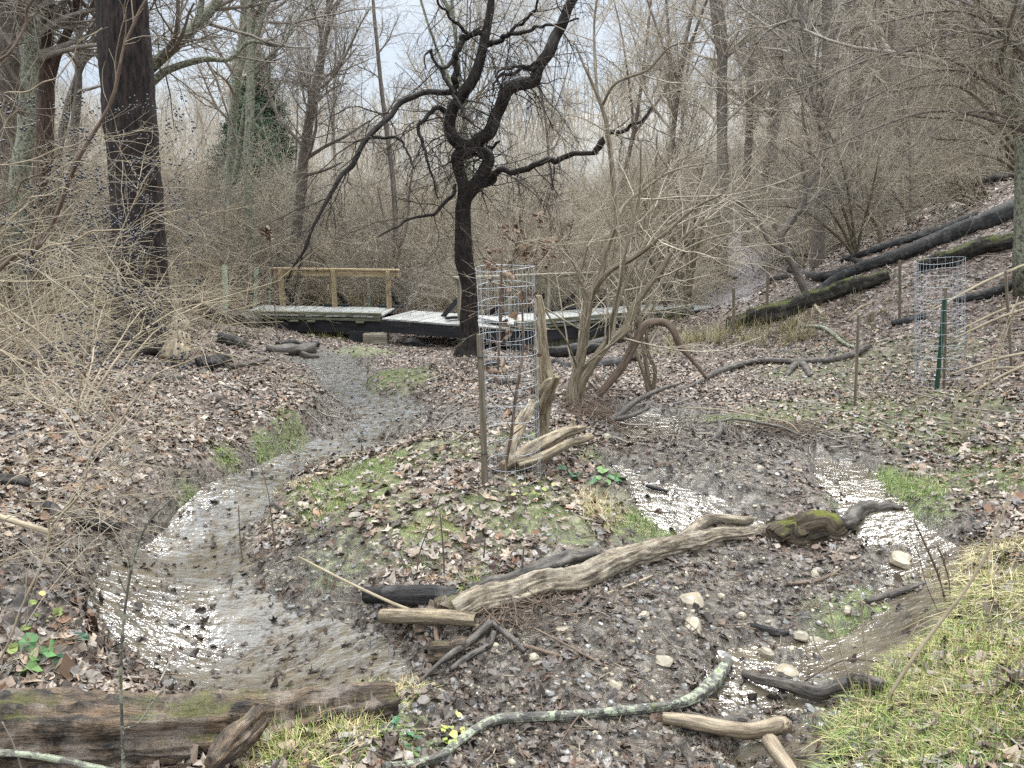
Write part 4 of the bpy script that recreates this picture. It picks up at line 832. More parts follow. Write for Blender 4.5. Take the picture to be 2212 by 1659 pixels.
# --- the crooked dark tree, centre
stemtree('crooked_tree', 'crooked black tree with zigzag forked trunk in front of the footbridge', 'tree',
 [([(1010,768),(1014,735),(1014,680),(1014,620),(1003,560),(1001,500),(1001,440),(1016,412),(1034,392),(1049,363),(1054,338),(1026,322),(990,308),(973,285),(972,262),(980,232),(996,208),(1020,175),(1035,140),(1045,95),(1055,45),(1062,-5),(1068,-120),(1075,-300)],
   [62,42,37,34,37,33,32,31,30,27,26,28,30,27,25,24,24,24,22,20,18,16,12,7]),
  ([(1001,425),(997,396),(996,363),(1003,336),(1030,302),(1048,282),(1073,245),(1104,208),(1147,175),(1167,134),(1184,97),(1214,60),(1248,7),(1280,-60),(1330,-200)], [26,26,26,27,30,29,26,26,27,25,25,23,20,16,8]),
  ([(1042,396,.0),(1060,386,-.2),(1087,370,-.5),(1137,363,-.8),(1188,349,-1.0),(1221,336,-1.2),(1285,331,-1.4)], [22,18,13,12,12,12,9]),
  ([(1285,331,-1.4),(1302,302,-1.5),(1330,285,-1.6),(1356,279,-1.7),(1385,258,-1.8),(1409,232,-1.8)], [13,14,9,8,6,4]),
  ([(985,198),(936,202,-.3),(875,213,-.6),(845,247,-.8),(801,294,-1.1),(754,358,-1.4),(728,395,-1.6),(690,470,-1.8),(650,545,-2),(618,610,-2)], [13,12,12,12,11,11,9,7,5,3]),
  ([(986,190),(984,160),(983,134),(989,108),(1000,84),(1023,72),(1043,73)], [14,13,13,13,12,12,11]),
  ([(966,244),(942,232,-.2),(922,249,-.3),(906,279,-.4),(910,305,-.5),(922,336,-.6),(934,385,-.7),(945,430,-.7)], [12,11,9,8,8,6,4,3]),
  ([(983,400),(976,423,-.2),(936,460,-.5),(878,477,-.8),(818,511,-1)], [8,8,7,5,3]),
  ([(1052,97),(1075,88,-.2),(1097,77,-.3),(1144,64,-.5),(1188,54,-.7),(1250,40,-1)], [12,11,10,8,6,4]),
  ([(1097,77,-.3),(1118,55,-.4),(1142,38,-.5),(1160,5,-.6),(1165,-40,-.6)], [8,7,6,5,3]),
  ([(1175,125),(1150,140,-.3),(1115,145,-.5),(1085,150,-.7),(1070,165,-.8)], [8,7,6,5,3]),
  ([(1160,146),(1130,150,-.3),(1100,160,-.4),(1072,168,-.5),(1065,200,-.6)], [9,8,7,6,4]),
  ([(983,120),(965,145,-.2),(953,148,-.3),(935,125,-.4),(930,108,-.5),(918,120,-.6),(920,150,-.7)], [9,8,8,6,5,4,3]),
  ([(953,148,-.3),(970,185,-.4),(985,212,-.5),(1002,245,-.7),(1025,272,-.9)], [9,8,7,5,3]),
  ([(1010,72),(985,50,-.2),(965,27,-.3),(948,5,-.4),(935,-40,-.5)], [8,7,6,5,3]),
  ([(800,296,-1.1),(860,300,-.9),(880,330,-1),(895,365,-1.1)], [7,6,5,3]),
  ([(1048,363,0),(1058,338,.2),(1060,320,.2),(1080,305,.1)], [14,12,8,4])],
 'bark_dark', [S(n=150, t0=.3, t1=1, L0=.5, L1=2.2, ang=65, trop=(0, 0, -.8), wig=.5, K=9, rs=.4, rmax=.014, rmin=.005), S(n=1500, t0=.1, t1=1, L0=.2, L1=.9, ang=60, trop=(0, 0, -.8), wig=.4, rmin=.0045),
   S(n=2000, t0=.1, t1=1, L0=.1, L1=.5, ang=55, trop=(0, 0, -.3), wig=.4, rmin=.003)], 'bark_dtwig', 5, sides=22, rough=.16, K=90)
# --- forked shrub on its root mound, right of the near cage
stemtree('forked_shrub', 'tan many stemmed forked shrub growing from a root mound beside the pool', 'shrub',
 [([(1236,862),(1238,835),(1248,800),(1258,750),(1264,705),(1268,670),(1270,650)], [34,26,24,22,21,21,22]),
  ([(1246,862,.05),(1256,825),(1272,797),(1312,743),(1349,713),(1372,659),(1403,616),(1436,569),(1470,520),(1510,485),(1560,465)], [26,24,22,21,20,15,13,11,8,6,4]),
  ([(1268,660),(1258,616),(1251,599),(1261,559),(1268,530)], [12,9,9,7,5]),
  ([(1270,655),(1285,620),(1302,580),(1306,550),(1332,475),(1326,410),(1319,336),(1309,262),(1290,205),(1270,160),(1258,134),(1240,90)], [16,15,13,13,12,12,11,9,8,6,5,3]),
  ([(1272,650),(1292,615,-.1),(1322,582,-.2),(1372,555,-.3),(1430,510,-.5),(1500,450,-.6),(1560,420,-.8)], [13,12,11,10,8,6,4]),
  ([(1322,737),(1332,666,.2),(1356,599,.3),(1373,559,.4),(1400,480,.5),(1415,380,.6),(1420,280,.6)], [9,8,7,7,6,5,3]),
  ([(1312,745),(1322,690,-.3),(1340,610,-.4),(1352,540,-.5),(1380,430,-.5),(1385,300,-.6)], [9,8,7,6,5,3]),
  ([(1332,470),(1352,440,.2),(1390,410,.3),(1450,370,.4),(1540,350,.5)], [10,8,7,5,3]),
  ([(1290,205),(1284,100,.2),(1285,30,.3),(1300,-60,.3)], [8,6,5,3]),
  ([(1300,230),(1330,180,-.2),(1400,150,-.3),(1450,100,-.4),(1520,90,-.5)], [7,6,5,4,3]),
  ([(1403,616),(1450,560,.3),(1520,520,.6),(1600,500,.8)], [8,6,5,3]),
  ([(1248,800),(1225,740,-.3),(1190,690,-.5),(1160,640,-.6),(1130,600,-.8)], [5,4,4,3,2])],
 'bark_tan', [S(n=90, t0=.25, t1=1, L0=.6, L1=1.8, ang=45, trop=(0, 0, .2), wig=.3, K=8, rs=.5, rmax=.012, rmin=.005), S(n=420, t0=.15, t1=1, L0=.3, L1=1.0, ang=50, wig=.35, rmin=.0025), S(n=600, t0=.15, t1=1, L0=.1, L1=.5, ang=50, wig=.3, rmin=.0018)], 'twig', 9, tname='stem', crown='twigs', K=44, rough=.12)
stemtree('forked_shrub', 'slim multi stemmed tan shrub beside the arching brown vine', 'shrub',
 [([(1405,848),(1398,800),(1388,740),(1380,680),(1382,620),(1395,560),(1400,480)], [12,10,9,9,8,6,4]), ([(1402,848),(1385,790,.1),(1365,735,.2),(1360,680,.2),(1340,600,.3)], [9,9,8,7,5]), ([(1410,846),(1415,800,-.1),(1400,760,-.2),(1398,700,-.3),(1420,640,-.3)], [10,9,8,7,4])],
 'bark_tan', [S(n=30, t0=.3, t1=1, L0=.4, L1=1.3, ang=40, rs=.5, rmax=.01, rmin=.004), S(n=160, t0=.15, t1=1, L0=.2, L1=.8, rmin=.002)], 'twig', 19, tname='stem', crown='twigs')
stemtree('arching_vine', 'thick brown arching vine bent over from the root mound', 'vine',
 [([(1285,853),(1325,817),(1345,790),(1362,760),(1378,728),(1392,704),(1412,696),(1436,697),(1455,715),(1468,745),(1490,772),(1510,795),(1526,817)], [16,17,18,18,18,18,17,16,15,14,10,9,7])], 'bark_brown', None, sides=14, tname='stem', K=50, rough=.12)
# --- broken bleached snag
stemtree('broken_snag', 'bleached broken snag with splintered limbs behind the near wire cage', 'stump',
 [([(1170,968),(1171,930),(1172,880),(1176,840),(1172,800),(1169,750),(1167,700),(1165,665),(1163,638)], [24,26,32,40,34,28,26,22,13]),
  ([(1168,890,-.1),(1185,850,-.2),(1204,812,-.3)], [20,20,12]), ([(1172,845,-.15),(1190,826,-.2),(1206,826,-.25)], [22,20,12]),
  ([(1100,1000,-.9),(1106,960,-.75),(1122,920,-.5),(1142,885,-.25),(1155,870,-.1)], [22,26,27,25,18]),
  ([(1085,1010,-1.0),(1120,990,-.9),(1167,962,-.75),(1200,945,-.6),(1225,932,-.5),(1262,925,-.3)], [24,30,34,28,22,12]),
  ([(1120,1006,-1.0),(1171,988,-.95),(1220,962,-.85),(1278,943,-.7)], [20,22,17,15]),
  ([(1225,930,-.45),(1235,918,-.4),(1238,905,-.4)], [14,12,5])],
 'wood_snag', None, sides=20, rough=.32, K=34, baseD=6.1)
# --- other trees that can be told apart
CR = lambda n, L=1.0, w=1: [S(n=max(6, n//60), t0=.35, t1=1, L0=1.2*L, L1=3.6*L, ang=50, trop=(0, 0, .5), wig=.35, K=8, rs=.5, rmax=.05*w, rmin=.012), S(n=n//7, t0=.2, t1=1, L0=.6*L, L1=2.0*L, ang=50, trop=(0, 0, .2), rs=.5, rmin=.006), S(n=n, t0=.15, t1=1, L0=.25*L, L1=1.1*L, ang=48, wig=.35, rmin=.0035)]
TREES = [
 ('bare_tree', 'tall grey trunk at the far left edge of the photo', 'bark_grey', [([(8,470),(12,300),(18,120),(24,0),(30,-200),(35,-500)], [50,46,44,42,38,25]), ([(20,60),(60,-40),(90,-200)], [20,16,10])], 15),
 ('bare_tree', 'lichen covered pale trunk between the two leftmost trunks', 'bark_pale_lichen', [([(30,500),(40,430),(55,300),(62,200),(70,80),(74,0),(80,-200),(85,-450)], [42,40,36,32,30,28,24,16])], 12),
 ('bare_tree', 'reddish brown trunk third from the left edge', 'bark_red', [([(80,470),(92,430),(98,300),(98,180),(96,80),(94,0),(92,-200),(90,-450)], [60,42,36,34,32,30,26,16]), ([(100,215),(120,130),(150,60),(165,0),(180,-120)], [20,18,16,14,8])], 13),
 ('bare_tree', 'leaning grey forked tree between the left trunks and the massive trunk', 'bark_grey', [([(118,480),(125,380),(140,260),(165,170),(200,90),(232,40),(262,-40),(290,-200)], [17,16,15,14,12,10,8,5]), ([(160,480),(158,330),(168,200),(170,100),(172,0),(175,-160)], [22,20,16,14,12,8]), ([(200,92),(215,40),(222,0),(230,-120)], [10,9,8,5])], 18),
 ('mossy_tree', 'tree with two big mossy limbs reaching right from behind the massive trunk', 'bark_lichen', [([(250,640),(262,500),(275,330),(285,230),(310,165),(333,138),(400,80),(467,8),(490,-60),(520,-200)], [40,38,34,30,26,24,20,17,14,9]), ([(296,215),(335,172),(370,148),(440,128),(495,128),(540,90),(600,98),(640,60)], [20,17,15,12,9,8,6,4]), ([(430,45),(438,-20),(445,-150)], [14,12,8])], 14.5),
 ('bare_tree', 'slim grey trunk right of the massive trunk', 'bark_lichen', [([(505,470),(495,400),(500,330),(503,260),(512,180),(522,100),(530,0),(535,-150),(540,-350)], [20,20,19,18,18,17,16,14,9])], 22),
 ('bare_tree', 'lichened straight trunk with a fork near the top left of centre', 'bark_lichen', [([(532,440),(536,380),(540,250),(542,150),(542,60),(542,0),(540,-160),(536,-400)], [22,20,19,18,17,16,14,8]), ([(541,110),(560,55),(573,0),(590,-120)], [16,14,13,9]), ([(505,400,.3),(516,330,.3),(530,230,.2),(538,190,.1)], [12,12,11,10]), ([(545,150),(600,105),(625,70),(660,20),(700,-10)], [8,7,6,5,3])], 19),
 ('leaning_tree', 'grey trunk leaning right behind the left end of the handrail', 'bark_grey', [([(620,668),(625,620),(640,500),(652,400),(655,350),(670,250),(690,150),(705,50),(713,0),(735,-150),(760,-350)], [36,26,24,24,23,20,18,15,14,12,7]), ([(658,345),(700,318),(745,295),(800,260)], [9,7,6,4]), ([(656,380),(700,368),(740,350)], [7,6,3])], 20.5),
 ('small_tree', 'thin straight young tree behind the middle of the footbridge', 'bark_grey', [([(855,672),(858,600),(856,520),(850,400),(838,300),(825,200),(815,100),(806,0),(800,-150)], [16,13,12,11,10,9,8,7,4]), ([(858,560),(880,480),(884,420),(895,340)], [7,6,5,3]), ([(856,530),(830,470),(815,400)], [5,4,3])], 19.5),
 ('bare_tree', 'pale straight tree rising right of the thin dark shrub stem', 'bark_grey', [([(1562,560),(1562,420),(1560,300),(1560,180),(1560,80),(1552,0),(1548,-200)], [26,24,22,22,22,18,12]), ([(1561,150),(1545,60),(1538,0),(1530,-120)], [14,12,10,6])], 27),
 ('bare_tree', 'forked grey trunk standing on the path side of the slope', 'bark_grey', [([(1762,640),(1765,560),(1770,470),(1778,380),(1782,280),(1785,180),(1788,80),(1786,0),(1782,-200)], [34,28,26,24,24,24,22,20,12]), ([(1776,290),(1755,220),(1748,120),(1735,60),(1728,0),(1720,-120)], [16,16,14,13,12,7]), ([(1785,150),(1805,80),(1835,0),(1860,-120)], [14,12,10,6]), ([(1784,60),(1740,44),(1700,46),(1660,66),(1632,95)], [9,9,7,5,3])], 17.5),
 ('bare_tree', 'slender grey tree left of the forked trunk on the slope', 'bark_grey', [([(1670,560),(1672,400),(1676,280),(1680,180),(1690,100),(1700,0)], [14,14,13,12,9,5])], 27),
 ('bare_tree', 'slender dark tree in the brush left of the far fork', 'bark_grey', [([(1610,520),(1612,400),(1618,300),(1622,180),(1625,60),(1630,-60)], [18,17,16,14,11,6])], 32),
 ('bare_tree', 'broad grey trunk high on the right slope', 'bark_grey', [([(1835,540),(1848,420),(1850,250),(1850,120),(1850,0),(1850,-200)], [34,30,28,28,27,20])], 26),
 ('bare_tree', 'dark trunk behind the arching shrubs on the right slope', 'bark_red', [([(1935,520),(1960,380),(1945,250),(1920,120),(1900,0),(1880,-200)], [38,34,32,32,30,20])], 24),
 ('bare_tree', 'faint grey trunk pair near the upper right', 'bark_grey', [([(2040,440),(2045,250),(2040,120),(2035,0),(2030,-200)], [24,22,20,20,14])], 30),
 ('small_tree', 'bent forked grey green sapling rising beside the mossy log', 'bark_grey', [([(1752,660),(1735,620),(1715,575),(1695,545),(1688,520),(1692,500),(1715,470),(1735,440),(1740,400),(1728,330)], [15,16,15,14,14,15,15,12,9,5]), ([(1690,540),(1660,520),(1640,480),(1600,440),(1560,420)], [10,9,8,6,4]), ([(1737,430),(1760,380),(1790,330)], [7,6,4])], 14),
 ('small_tree', 'thin curved grey sapling below the longest black trunk', 'bark_tan', [([(1903,532),(1898,495),(1880,465),(1850,440),(1800,415),(1750,405)], [11,10,9,8,6,4]), ([(1870,455),(1862,400),(1852,330)], [7,5,3])], 16),
 ('small_tree', 'thin curved grey sapling right of the other curved sapling', 'bark_grey', [([(1970,500),(1960,460),(1940,430),(1925,408)], [11,10,9,6]), ([(1966,490),(1968,400),(1964,300),(1960,200)], [9,8,7,5])], 17),
 ('lichened_tree', 'thick trunk with pale green lichen and moss at the right edge', 'bark_pale_lichen', [([(2260,420),(2225,320),(2205,265),(2188,225),(2184,180),(2186,120),(2186,60),(2184,0),(2180,-150),(2175,-400)], [60,58,52,46,42,40,38,38,32,20]), ([(2186,20),(2140,-40),(2100,-150)], [18,15,10])], 11)]
for k, (nm, lab, mt, st, D) in enumerate(TREES):
    small = nm == 'small_tree'
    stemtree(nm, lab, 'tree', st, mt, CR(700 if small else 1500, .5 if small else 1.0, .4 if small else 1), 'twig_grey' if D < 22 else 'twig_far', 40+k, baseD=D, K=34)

# ================================================================== wire cages, stakes, shelters
def cage(name, px_top, px_bot, ytop, ybot, wtop, D, label, nr=13, nv=16, wr=.0016, lean=0):
    c1 = at(px_top, ytop, D)[0]; c0 = at(px_bot, ybot, D)[0]; gz = G(c0[0], c0[1]); c0[2] = gz; r0 = wtop/2*((c1-C0)@FW)/F
    root = empty(name, c0, label, 'wire cage'); ax = c1-c0; H = np.linalg.norm(ax); ax /= H; s = unit(np.cross(ax, (0, 1, 0))); t_ = np.cross(s, ax)
    rd = np.random.RandomState(int(px_top)); mb = MB(); th = np.linspace(0, 2*math.pi, 29)
    for i in range(nr):
        f = i/(nr-1); c = c0+ax*H*f; rx = r0*(1+.02*rd.normal()); P = c+rx*np.cos(th)[:, None]*s+rx*np.sin(th)[:, None]*t_+ax*(.008*np.sin(th*2+rd.rand()*6))[:, None]
        mb.tube(P, np.full(len(P), wr), 4, cap=False)
    o1 = mb.build('ring_wires', M['wire']); mb = MB()
    for i in range(nv):
        a = i/nv*2*math.pi+.1; f = np.linspace(0, 1.005, 12)[:, None]; P = c0+ax*H*f+r0*(math.cos(a)*s+math.sin(a)*t_); mb.tube(P, np.full(12, wr), 4, cap=False)
    o2 = mb.build('upright_wires', M['wire']); reparent(root, [o1, o2]); return root
cage('wire_cage', 1091, 1110, 578, 1032, 126, 5.05, 'tall cylindrical wire cage around a dead leaved sapling on the island', 14, 18, .0013)
cage('wire_cage', 2030, 2028, 562, 838, 96, 8.8, 'far cylindrical wire cage on the right bank beside the green steel post', 12, 20, .0019)
def postpx(pts, wd, D, mat, name, label, cat, sides=4, **k):
    P, R = atD([(p[0], p[1], D) for p in pts], wd); P[0, 2] = min(P[0, 2], G(P[0, 0], P[0, 1]))-.03; P, R = res(P, R*1.15, 12); mb = MB(); mb.tube(P, R, sides, .06, int(pts[0][0])); return tag(mb.build(name, M[mat], smooth=False), label, cat)
o = postpx([(1048,1052),(1043,900),(1039,800),(1035,722)], [13,12,12,11], 4.93, 'stake', 'wooden_stake', 'square weathered wooden stake strapped to the near wire cage', 'stake')
for yy in (770, 978):
    c = at(1040 if yy < 900 else 1044, yy, 4.93)[0]; mb = MB(); th = np.linspace(0, 2*math.pi, 13); P = c+.024*np.cos(th)[:, None]*np.array([1, 0, .1])+.024*np.sin(th)[:, None]*np.array([0, 1, 0]); mb.tube(P, np.full(13, .004), 5, cap=False)
    mb.tube(np.array([c+(-.075, 0, .003), c+(0, -.03, 0), c+(.04, .04, 0)]), np.full(3, .003), 5, cap=False); mb.build('strap', M['tie'], o)
postpx([(2025,832),(2033,740),(2040,645)], [9,9,9], 8.6, 'post_green', 'steel_post', 'dark green steel post beside the far wire cage', 'post')
postpx([(2040,836),(2042,740),(2043,620)], [6,6,6], 8.66, 'stake', 'wooden_stake', 'thin wooden stake just behind the green steel post', 'stake')
for a, b_, c_, d_, D, lab in ((1847,878,1855,680,7.85,'thin wooden stake standing alone in the right meadow'), (1944,690,1944,562,11.9,'wooden stake behind the brown weeds left of the far cage'), (1659,655,1660,568,13.4,'wooden stake in front of the mossy log upper end'),
                        (1585,720,1585,622,13.2,'wooden stake at the left end of the mossy log'), (2190,770,2172,585,8.9,'tall grey stake at the right edge behind the tan canes')):
    postpx([(a, b_), (c_, d_)], [6, 6], D, 'stake', 'wooden_stake', lab, 'stake')
for a, y0, x1, y1, wd, D, lab in ((488,676,486,572,12,17.8,'tallest pale green plastic tree shelter left of the handrail'), (551,674,555,575,9,18.6,'pale green tree shelter just left of the first handrail post'), (583,673,583,583,6,18.9,'thin pale green tree shelter behind the first handrail post'), (797,668,796,600,7,19.2,'pale green tree shelter behind the last handrail post')):
    P, R = atD([(a, y0, D), ((a+x1)/2, (y0+y1)/2, D), (x1, y1, D)], wd); gz = G(P[0, 0], P[0, 1]); P[0, 2] = min(P[0, 2], gz); P2, R2 = res(P, R, 10)
    Pi = np.concatenate([P2, P2[::-1]]); Ri = np.concatenate([R2, R2*.9]); mb = MB(); mb.tube(P2, R2, 14, .02, 3, cap=False); mb.tube(P2, R2*.93, 14, .02, 3, cap=False); o = mb.build('tree_shelter', M['shelter']); tag(o, lab, 'tree shelter')
    mb = MB(); mb.beam(P2[0]+(R2[0]*1.3, 0, 0), P2[-1]+(R2[-1]*1.3, 0, .12), .03, .03, up=(0, 1, 0)); mb.build('support_stake', M['stake'], o)
# sapling with dead leaves inside the near cage
def leaves_on(P, R, n, size, pal, seed, name='dead_leaves', hang=True):
    global rng
    r = np.random.RandomState(seed); m, K, _ = P.shape; i = r.randint(0, m, n); k = r.randint(K//2, K, n); p = P[i, k]+np.array([0, 0, -size*.5])+r.normal(0, size*.2, (n, 3))
    nr = unit(r.normal(size=(n, 3))*np.array([1, 1, .15])) if hang else unit(r.normal(size=(n, 3)))
    old = rng; rng = np.random.default_rng(seed); me = leaf_mesh(name, p[:, 0], p[:, 1], p[:, 2], size*(.6+.7*r.rand(n)), pal, 8, .1, False, nrm=nr, curl=.9); rng = old; return me
DEAD = np.array([(.24,.15,.10),(.31,.21,.14),(.17,.105,.07),(.38,.28,.20),(.27,.17,.11)])
def sapling(name, label, stems, D, mat, spec, nl, ls, seed, tw='bark_brown'):
    root = stemtree(name, label, 'sapling', stems, mat, None, seed=seed, baseD=D, tname='stem', sides=8)
    PP = []; RR = []
    for pts, wd in stems:
        P, R = atD([(p[0], p[1], D+(p[2] if len(p) > 2 else 0)) for p in pts], wd); P, R = res(P, R, 26); PP.append(P); RR.append(R)
    outs = twigs_of(np.array(PP), np.array(RR), spec, seed); mb = MB()
    for P, R in outs: mb.tube(P, R, 4, cap=False)
    tw_ = mb.build('twigs', M[tw]); ps = [tw_]
    if nl: ps.append(obj('dead_leaves', leaves_on(outs[-1][0], outs[-1][1], nl, ls, DEAD, seed)))
    for p in ps: p.parent = root; p.location = -root.location
    return root
sapling('oak_sapling', 'thin sapling holding brown dead leaves inside the near wire cage', [([(1088,1040),(1095,990),(1106,930),(1113,860),(1124,800),(1130,740),(1128,670),(1127,600)], [7,7,7,7,6,5,4,3]), ([(1113,860,-.03),(1098,830,-.05),(1085,800,-.06)], [3,3,2]), ([(1076,800,.04),(1079,700,.04),(1082,620,.04),(1085,540,.04)], [4,4,4,3])], 5.05, 'bark_brown',
        [S(n=26, t0=.15, t1=1, L0=.06, L1=.24, ang=55, K=6, rmin=.0015), S(n=50, t0=.3, t1=1, L0=.03, L1=.12, rmin=.0012)], 36, .030, 3)
sapling('beech_sapling', 'sapling with drooping copper leaves between the handrail and the crooked tree', [([(1075,660),(1090,600),(1110,560),(1150,530),(1190,515)], [6,5,5,4,3]), ([(1100,640,.2),(1108,560,.2),(1120,510,.3)], [4,4,3])], 12.5, 'bark_brown', [S(n=60, t0=.3, t1=1, L0=.3, L1=.9, ang=60, K=6, rmin=.004), S(n=120, t0=.2, t1=1, L0=.1, L1=.4, rmin=.003)], 130, .045, 4, 'twig')
sapling('privet_sprig', 'small cluster of dark dead leaves left of the leaning trunk', [([(585,560),(583,520),(580,495)], [3,3,2])], 14, 'bark_brown', [S(n=12, t0=.5, t1=1, L0=.05, L1=.25, rmin=.003)], 40, .04, 6)

# ================================================================== shrubs: six prototypes, then copies
def shrub_mesh(seed, H, n1, n2, n3, mat, spread=.55, rmin=.003, droop=-.35, r1=.016):
    r = np.random.RandomState(seed); K = 9; base = np.zeros((n1, 3)); base[:, :2] = r.normal(0, .14*H*.4, (n1, 2)); a = r.rand(n1)*6.3; le = (spread*np.sqrt(r.rand(n1)))
    d = unit(np.stack([np.cos(a)*le, np.sin(a)*le, np.ones(n1)], -1)); P = np.empty((n1, K, 3)); P[:, 0] = base; L = H*(.6+.5*r.rand(n1))
    for k in range(1, K):
        d = unit(d+np.stack([np.cos(a), np.sin(a), np.full(n1, -.6)], -1)*le[:, None]*.22+r.normal(size=(n1, 3))*.09); P[:, k] = P[:, k-1]+d*(L/(K-1))[:, None]
    R = (r1*(.5+.8*r.rand(n1)))[:, None]*np.linspace(1, .3, K)[None]
    mb = MB(); mb.tube(P, R, 6, cap=False)
    A = spawn(P, R, n2, .2, 1, .25*H, .6*H, 42, (0, 0, droop*.5), .3, 7, .55, rmin*1.3, .01, seed+1); B = spawn(A[0], A[1], n3, .1, 1, .1*H, .32*H, 45, (0, 0, droop), .35, 5, .6, rmin, .006, seed+2)
    mb.tube(*A, 4, cap=False); mb.tube(*B, 3, cap=False); return mb.build('shrub', M[mat], me_only=True)
PS = [shrub_mesh(100+i, 2.7, 16, 130, 800, 'twig_tan' if i % 2 else 'twig', rmin=.0045) for i in range(3)] + [shrub_mesh(110+i, 3.6, 14, 140, 900, 'twig_grey' if i == 0 else 'twig', .45, .005) for i in range(3)]
PU = [shrub_mesh(130+i, 3.7, 22, 190, 800, 'twig_far' if i else 'twig_tan', .22, .0045, r1=.02) for i in range(3)]
PN = [shrub_mesh(120+i, 2.2, 14, 100, 420, 'twig_tan', .7, .0022, r1=.009) for i in range(2)]
def inst(me, name, x, y, zz, rz, s, label, cat, group):
    o = bpy.data.objects.new(name, me); link(o); o.location = (x, y, zz); o.rotation_euler = (0, 0, rz); o.scale = (s, s, s); return tag(o, label, cat, group)
ir = np.random.RandomState(5)
def band(n, px0, px1, D0, D1, protos, s0, s1, label, group, name='shrub'):
    for i in range(n):
        px = px0+(px1-px0)*((i+ir.rand())/n); D = D0+(D1-D0)*ir.rand()**1.2; x = (px-CX)/F*D*1.03; y = D
        if grid_eval(DW, x, y) < .3 or grid_eval(cB, x, y) > .2: continue
        inst(protos[ir.randint(len(protos))], name, x, y, G(x, y)-.05, ir.rand()*6.3, s0+(s1-s0)*ir.rand(), label, 'shrub', group)
band(46, 100, 1800, 52, 85, PU, 1.3, 1.9, 'distant slender brush far up the valley', 'distant brush in the valley')
band(34, 380, 1480, 18.6, 24, PS, .75, 1.15, 'bare tan shrub in the dense thicket just behind the footbridge', 'shrubs behind the footbridge')
band(36, 300, 1620, 24, 44, PU, .9, 1.3, 'upright slender brown shrub rising from the thicket', 'upright shrubs in the thicket')
band(14, 1640, 2400, 22, 40, PU, .9, 1.2, 'upright slender shrub on the right hillside', 'upright shrubs on the hillside')
band(40, 250, 1600, 24, 33, PS, .9, 1.4, 'bare tangled shrub in the second row of the thicket', 'shrubs in the middle thicket')
band(42, 100, 1700, 33, 50, PS[3:], 1.0, 1.7, 'bare grey brown shrub far behind in the valley brush', 'shrubs in the far valley')
band(12, -150, 330, 12, 18, PS, .8, 1.25, 'bare tan shrub behind the massive trunk on the left', 'shrubs on the left bank')
band(26, 1620, 2500, 20, 34, PS, .8, 1.35, 'bare brown shrub on the right hillside', 'shrubs on the right hillside')
band(14, 1620, 2500, 34, 48, PS[3:], 1.1, 1.6, 'bare grey shrub high on the right hillside', 'shrubs at the top of the hillside')
# arching shrubs on the right slope
def arch(name, label, px, py, D, tips, seed, w0=8, mat='bark_tan', n=700):
    stems = []
    for (tx, ty, hx, hy) in tips: stems.append(([(px, py), ((px*2+hx)/3, (py*1.6+hy*1.4)/3, -.2), (hx, hy, -.6), (tx, ty, -1.0)], [w0, w0*.85, w0*.6, w0*.3]))
    return stemtree(name, label, 'shrub', stems, mat, [S(n=n//8, t0=.3, t1=1, L0=.5, L1=2.0, ang=38, trop=(-.3, 0, -.15), wig=.25, K=7, rs=.5, rmax=.01, rmin=.004), S(n=n, t0=.15, t1=1, L0=.2, L1=.9, ang=42, wig=.3, rmin=.0025)], 'twig', seed, baseD=D, tname='stem', crown='twigs')
arch('arching_shrub', 'pale arching shrub fanning left from one base on the upper right slope', 2143, 458, 16.5, [(2010,400,2060,395),(2030,450,2070,420),(1990,380,2050,370),(2060,350,2100,370),(1960,470,2040,430)], 61, 9)
arch('arching_shrub', 'arching shrub leaning left from the right edge above the black trunk', 2250, 440, 13.5, [(2080,330,2160,345),(1960,250,2120,270),(2020,300,2140,310),(1900,200,2080,190),(2080,140,2160,200)], 62, 12)
arch('arching_shrub', 'tall wispy shrub with branches sweeping left at the top right', 2330, 330, 10.5, [(1900,130,2120,70),(1800,250,2050,150),(1850,60,2100,30),(1760,330,2020,240),(1950,330,2100,240),(1700,200,1980,110),(1780,20,2050,-40)], 63, 9, 'bark_grey', 1400)
arch('arching_shrub', 'tangled tan shrub arching beside the path entrance', 1490, 640, 18, [(1340,440,1410,430),(1420,330,1460,400),(1600,380,1540,420),(1540,280,1510,400),(1300,520,1370,500)], 64, 7, 'bark_tan', 1100)
arch('arching_shrub', 'tangled shrub arching over the upper mossy log', 1850, 560, 15.5, [(1650,400,1740,400),(1700,300,1780,360),(1900,330,1880,430),(1600,450,1720,450),(1780,260,1820,360)], 65, 7, 'bark_tan', 1100)
arch('arching_shrub', 'dark stemmed shrub behind the snag and the right handrail', 1185, 645, 21, [(1120,480,1150,540),(1240,470,1220,540),(1180,400,1190,500),(1290,500,1250,560)], 66, 7, 'bark_brown', 900)
arch('arching_shrub', 'grey shrub standing right of the forked shrub by the handrail end', 1440, 660, 19, [(1380,400,1410,500),(1460,380,1450,480),(1520,430,1490,520),(1330,470,1390,540)], 67, 8, 'bark_grey', 900)
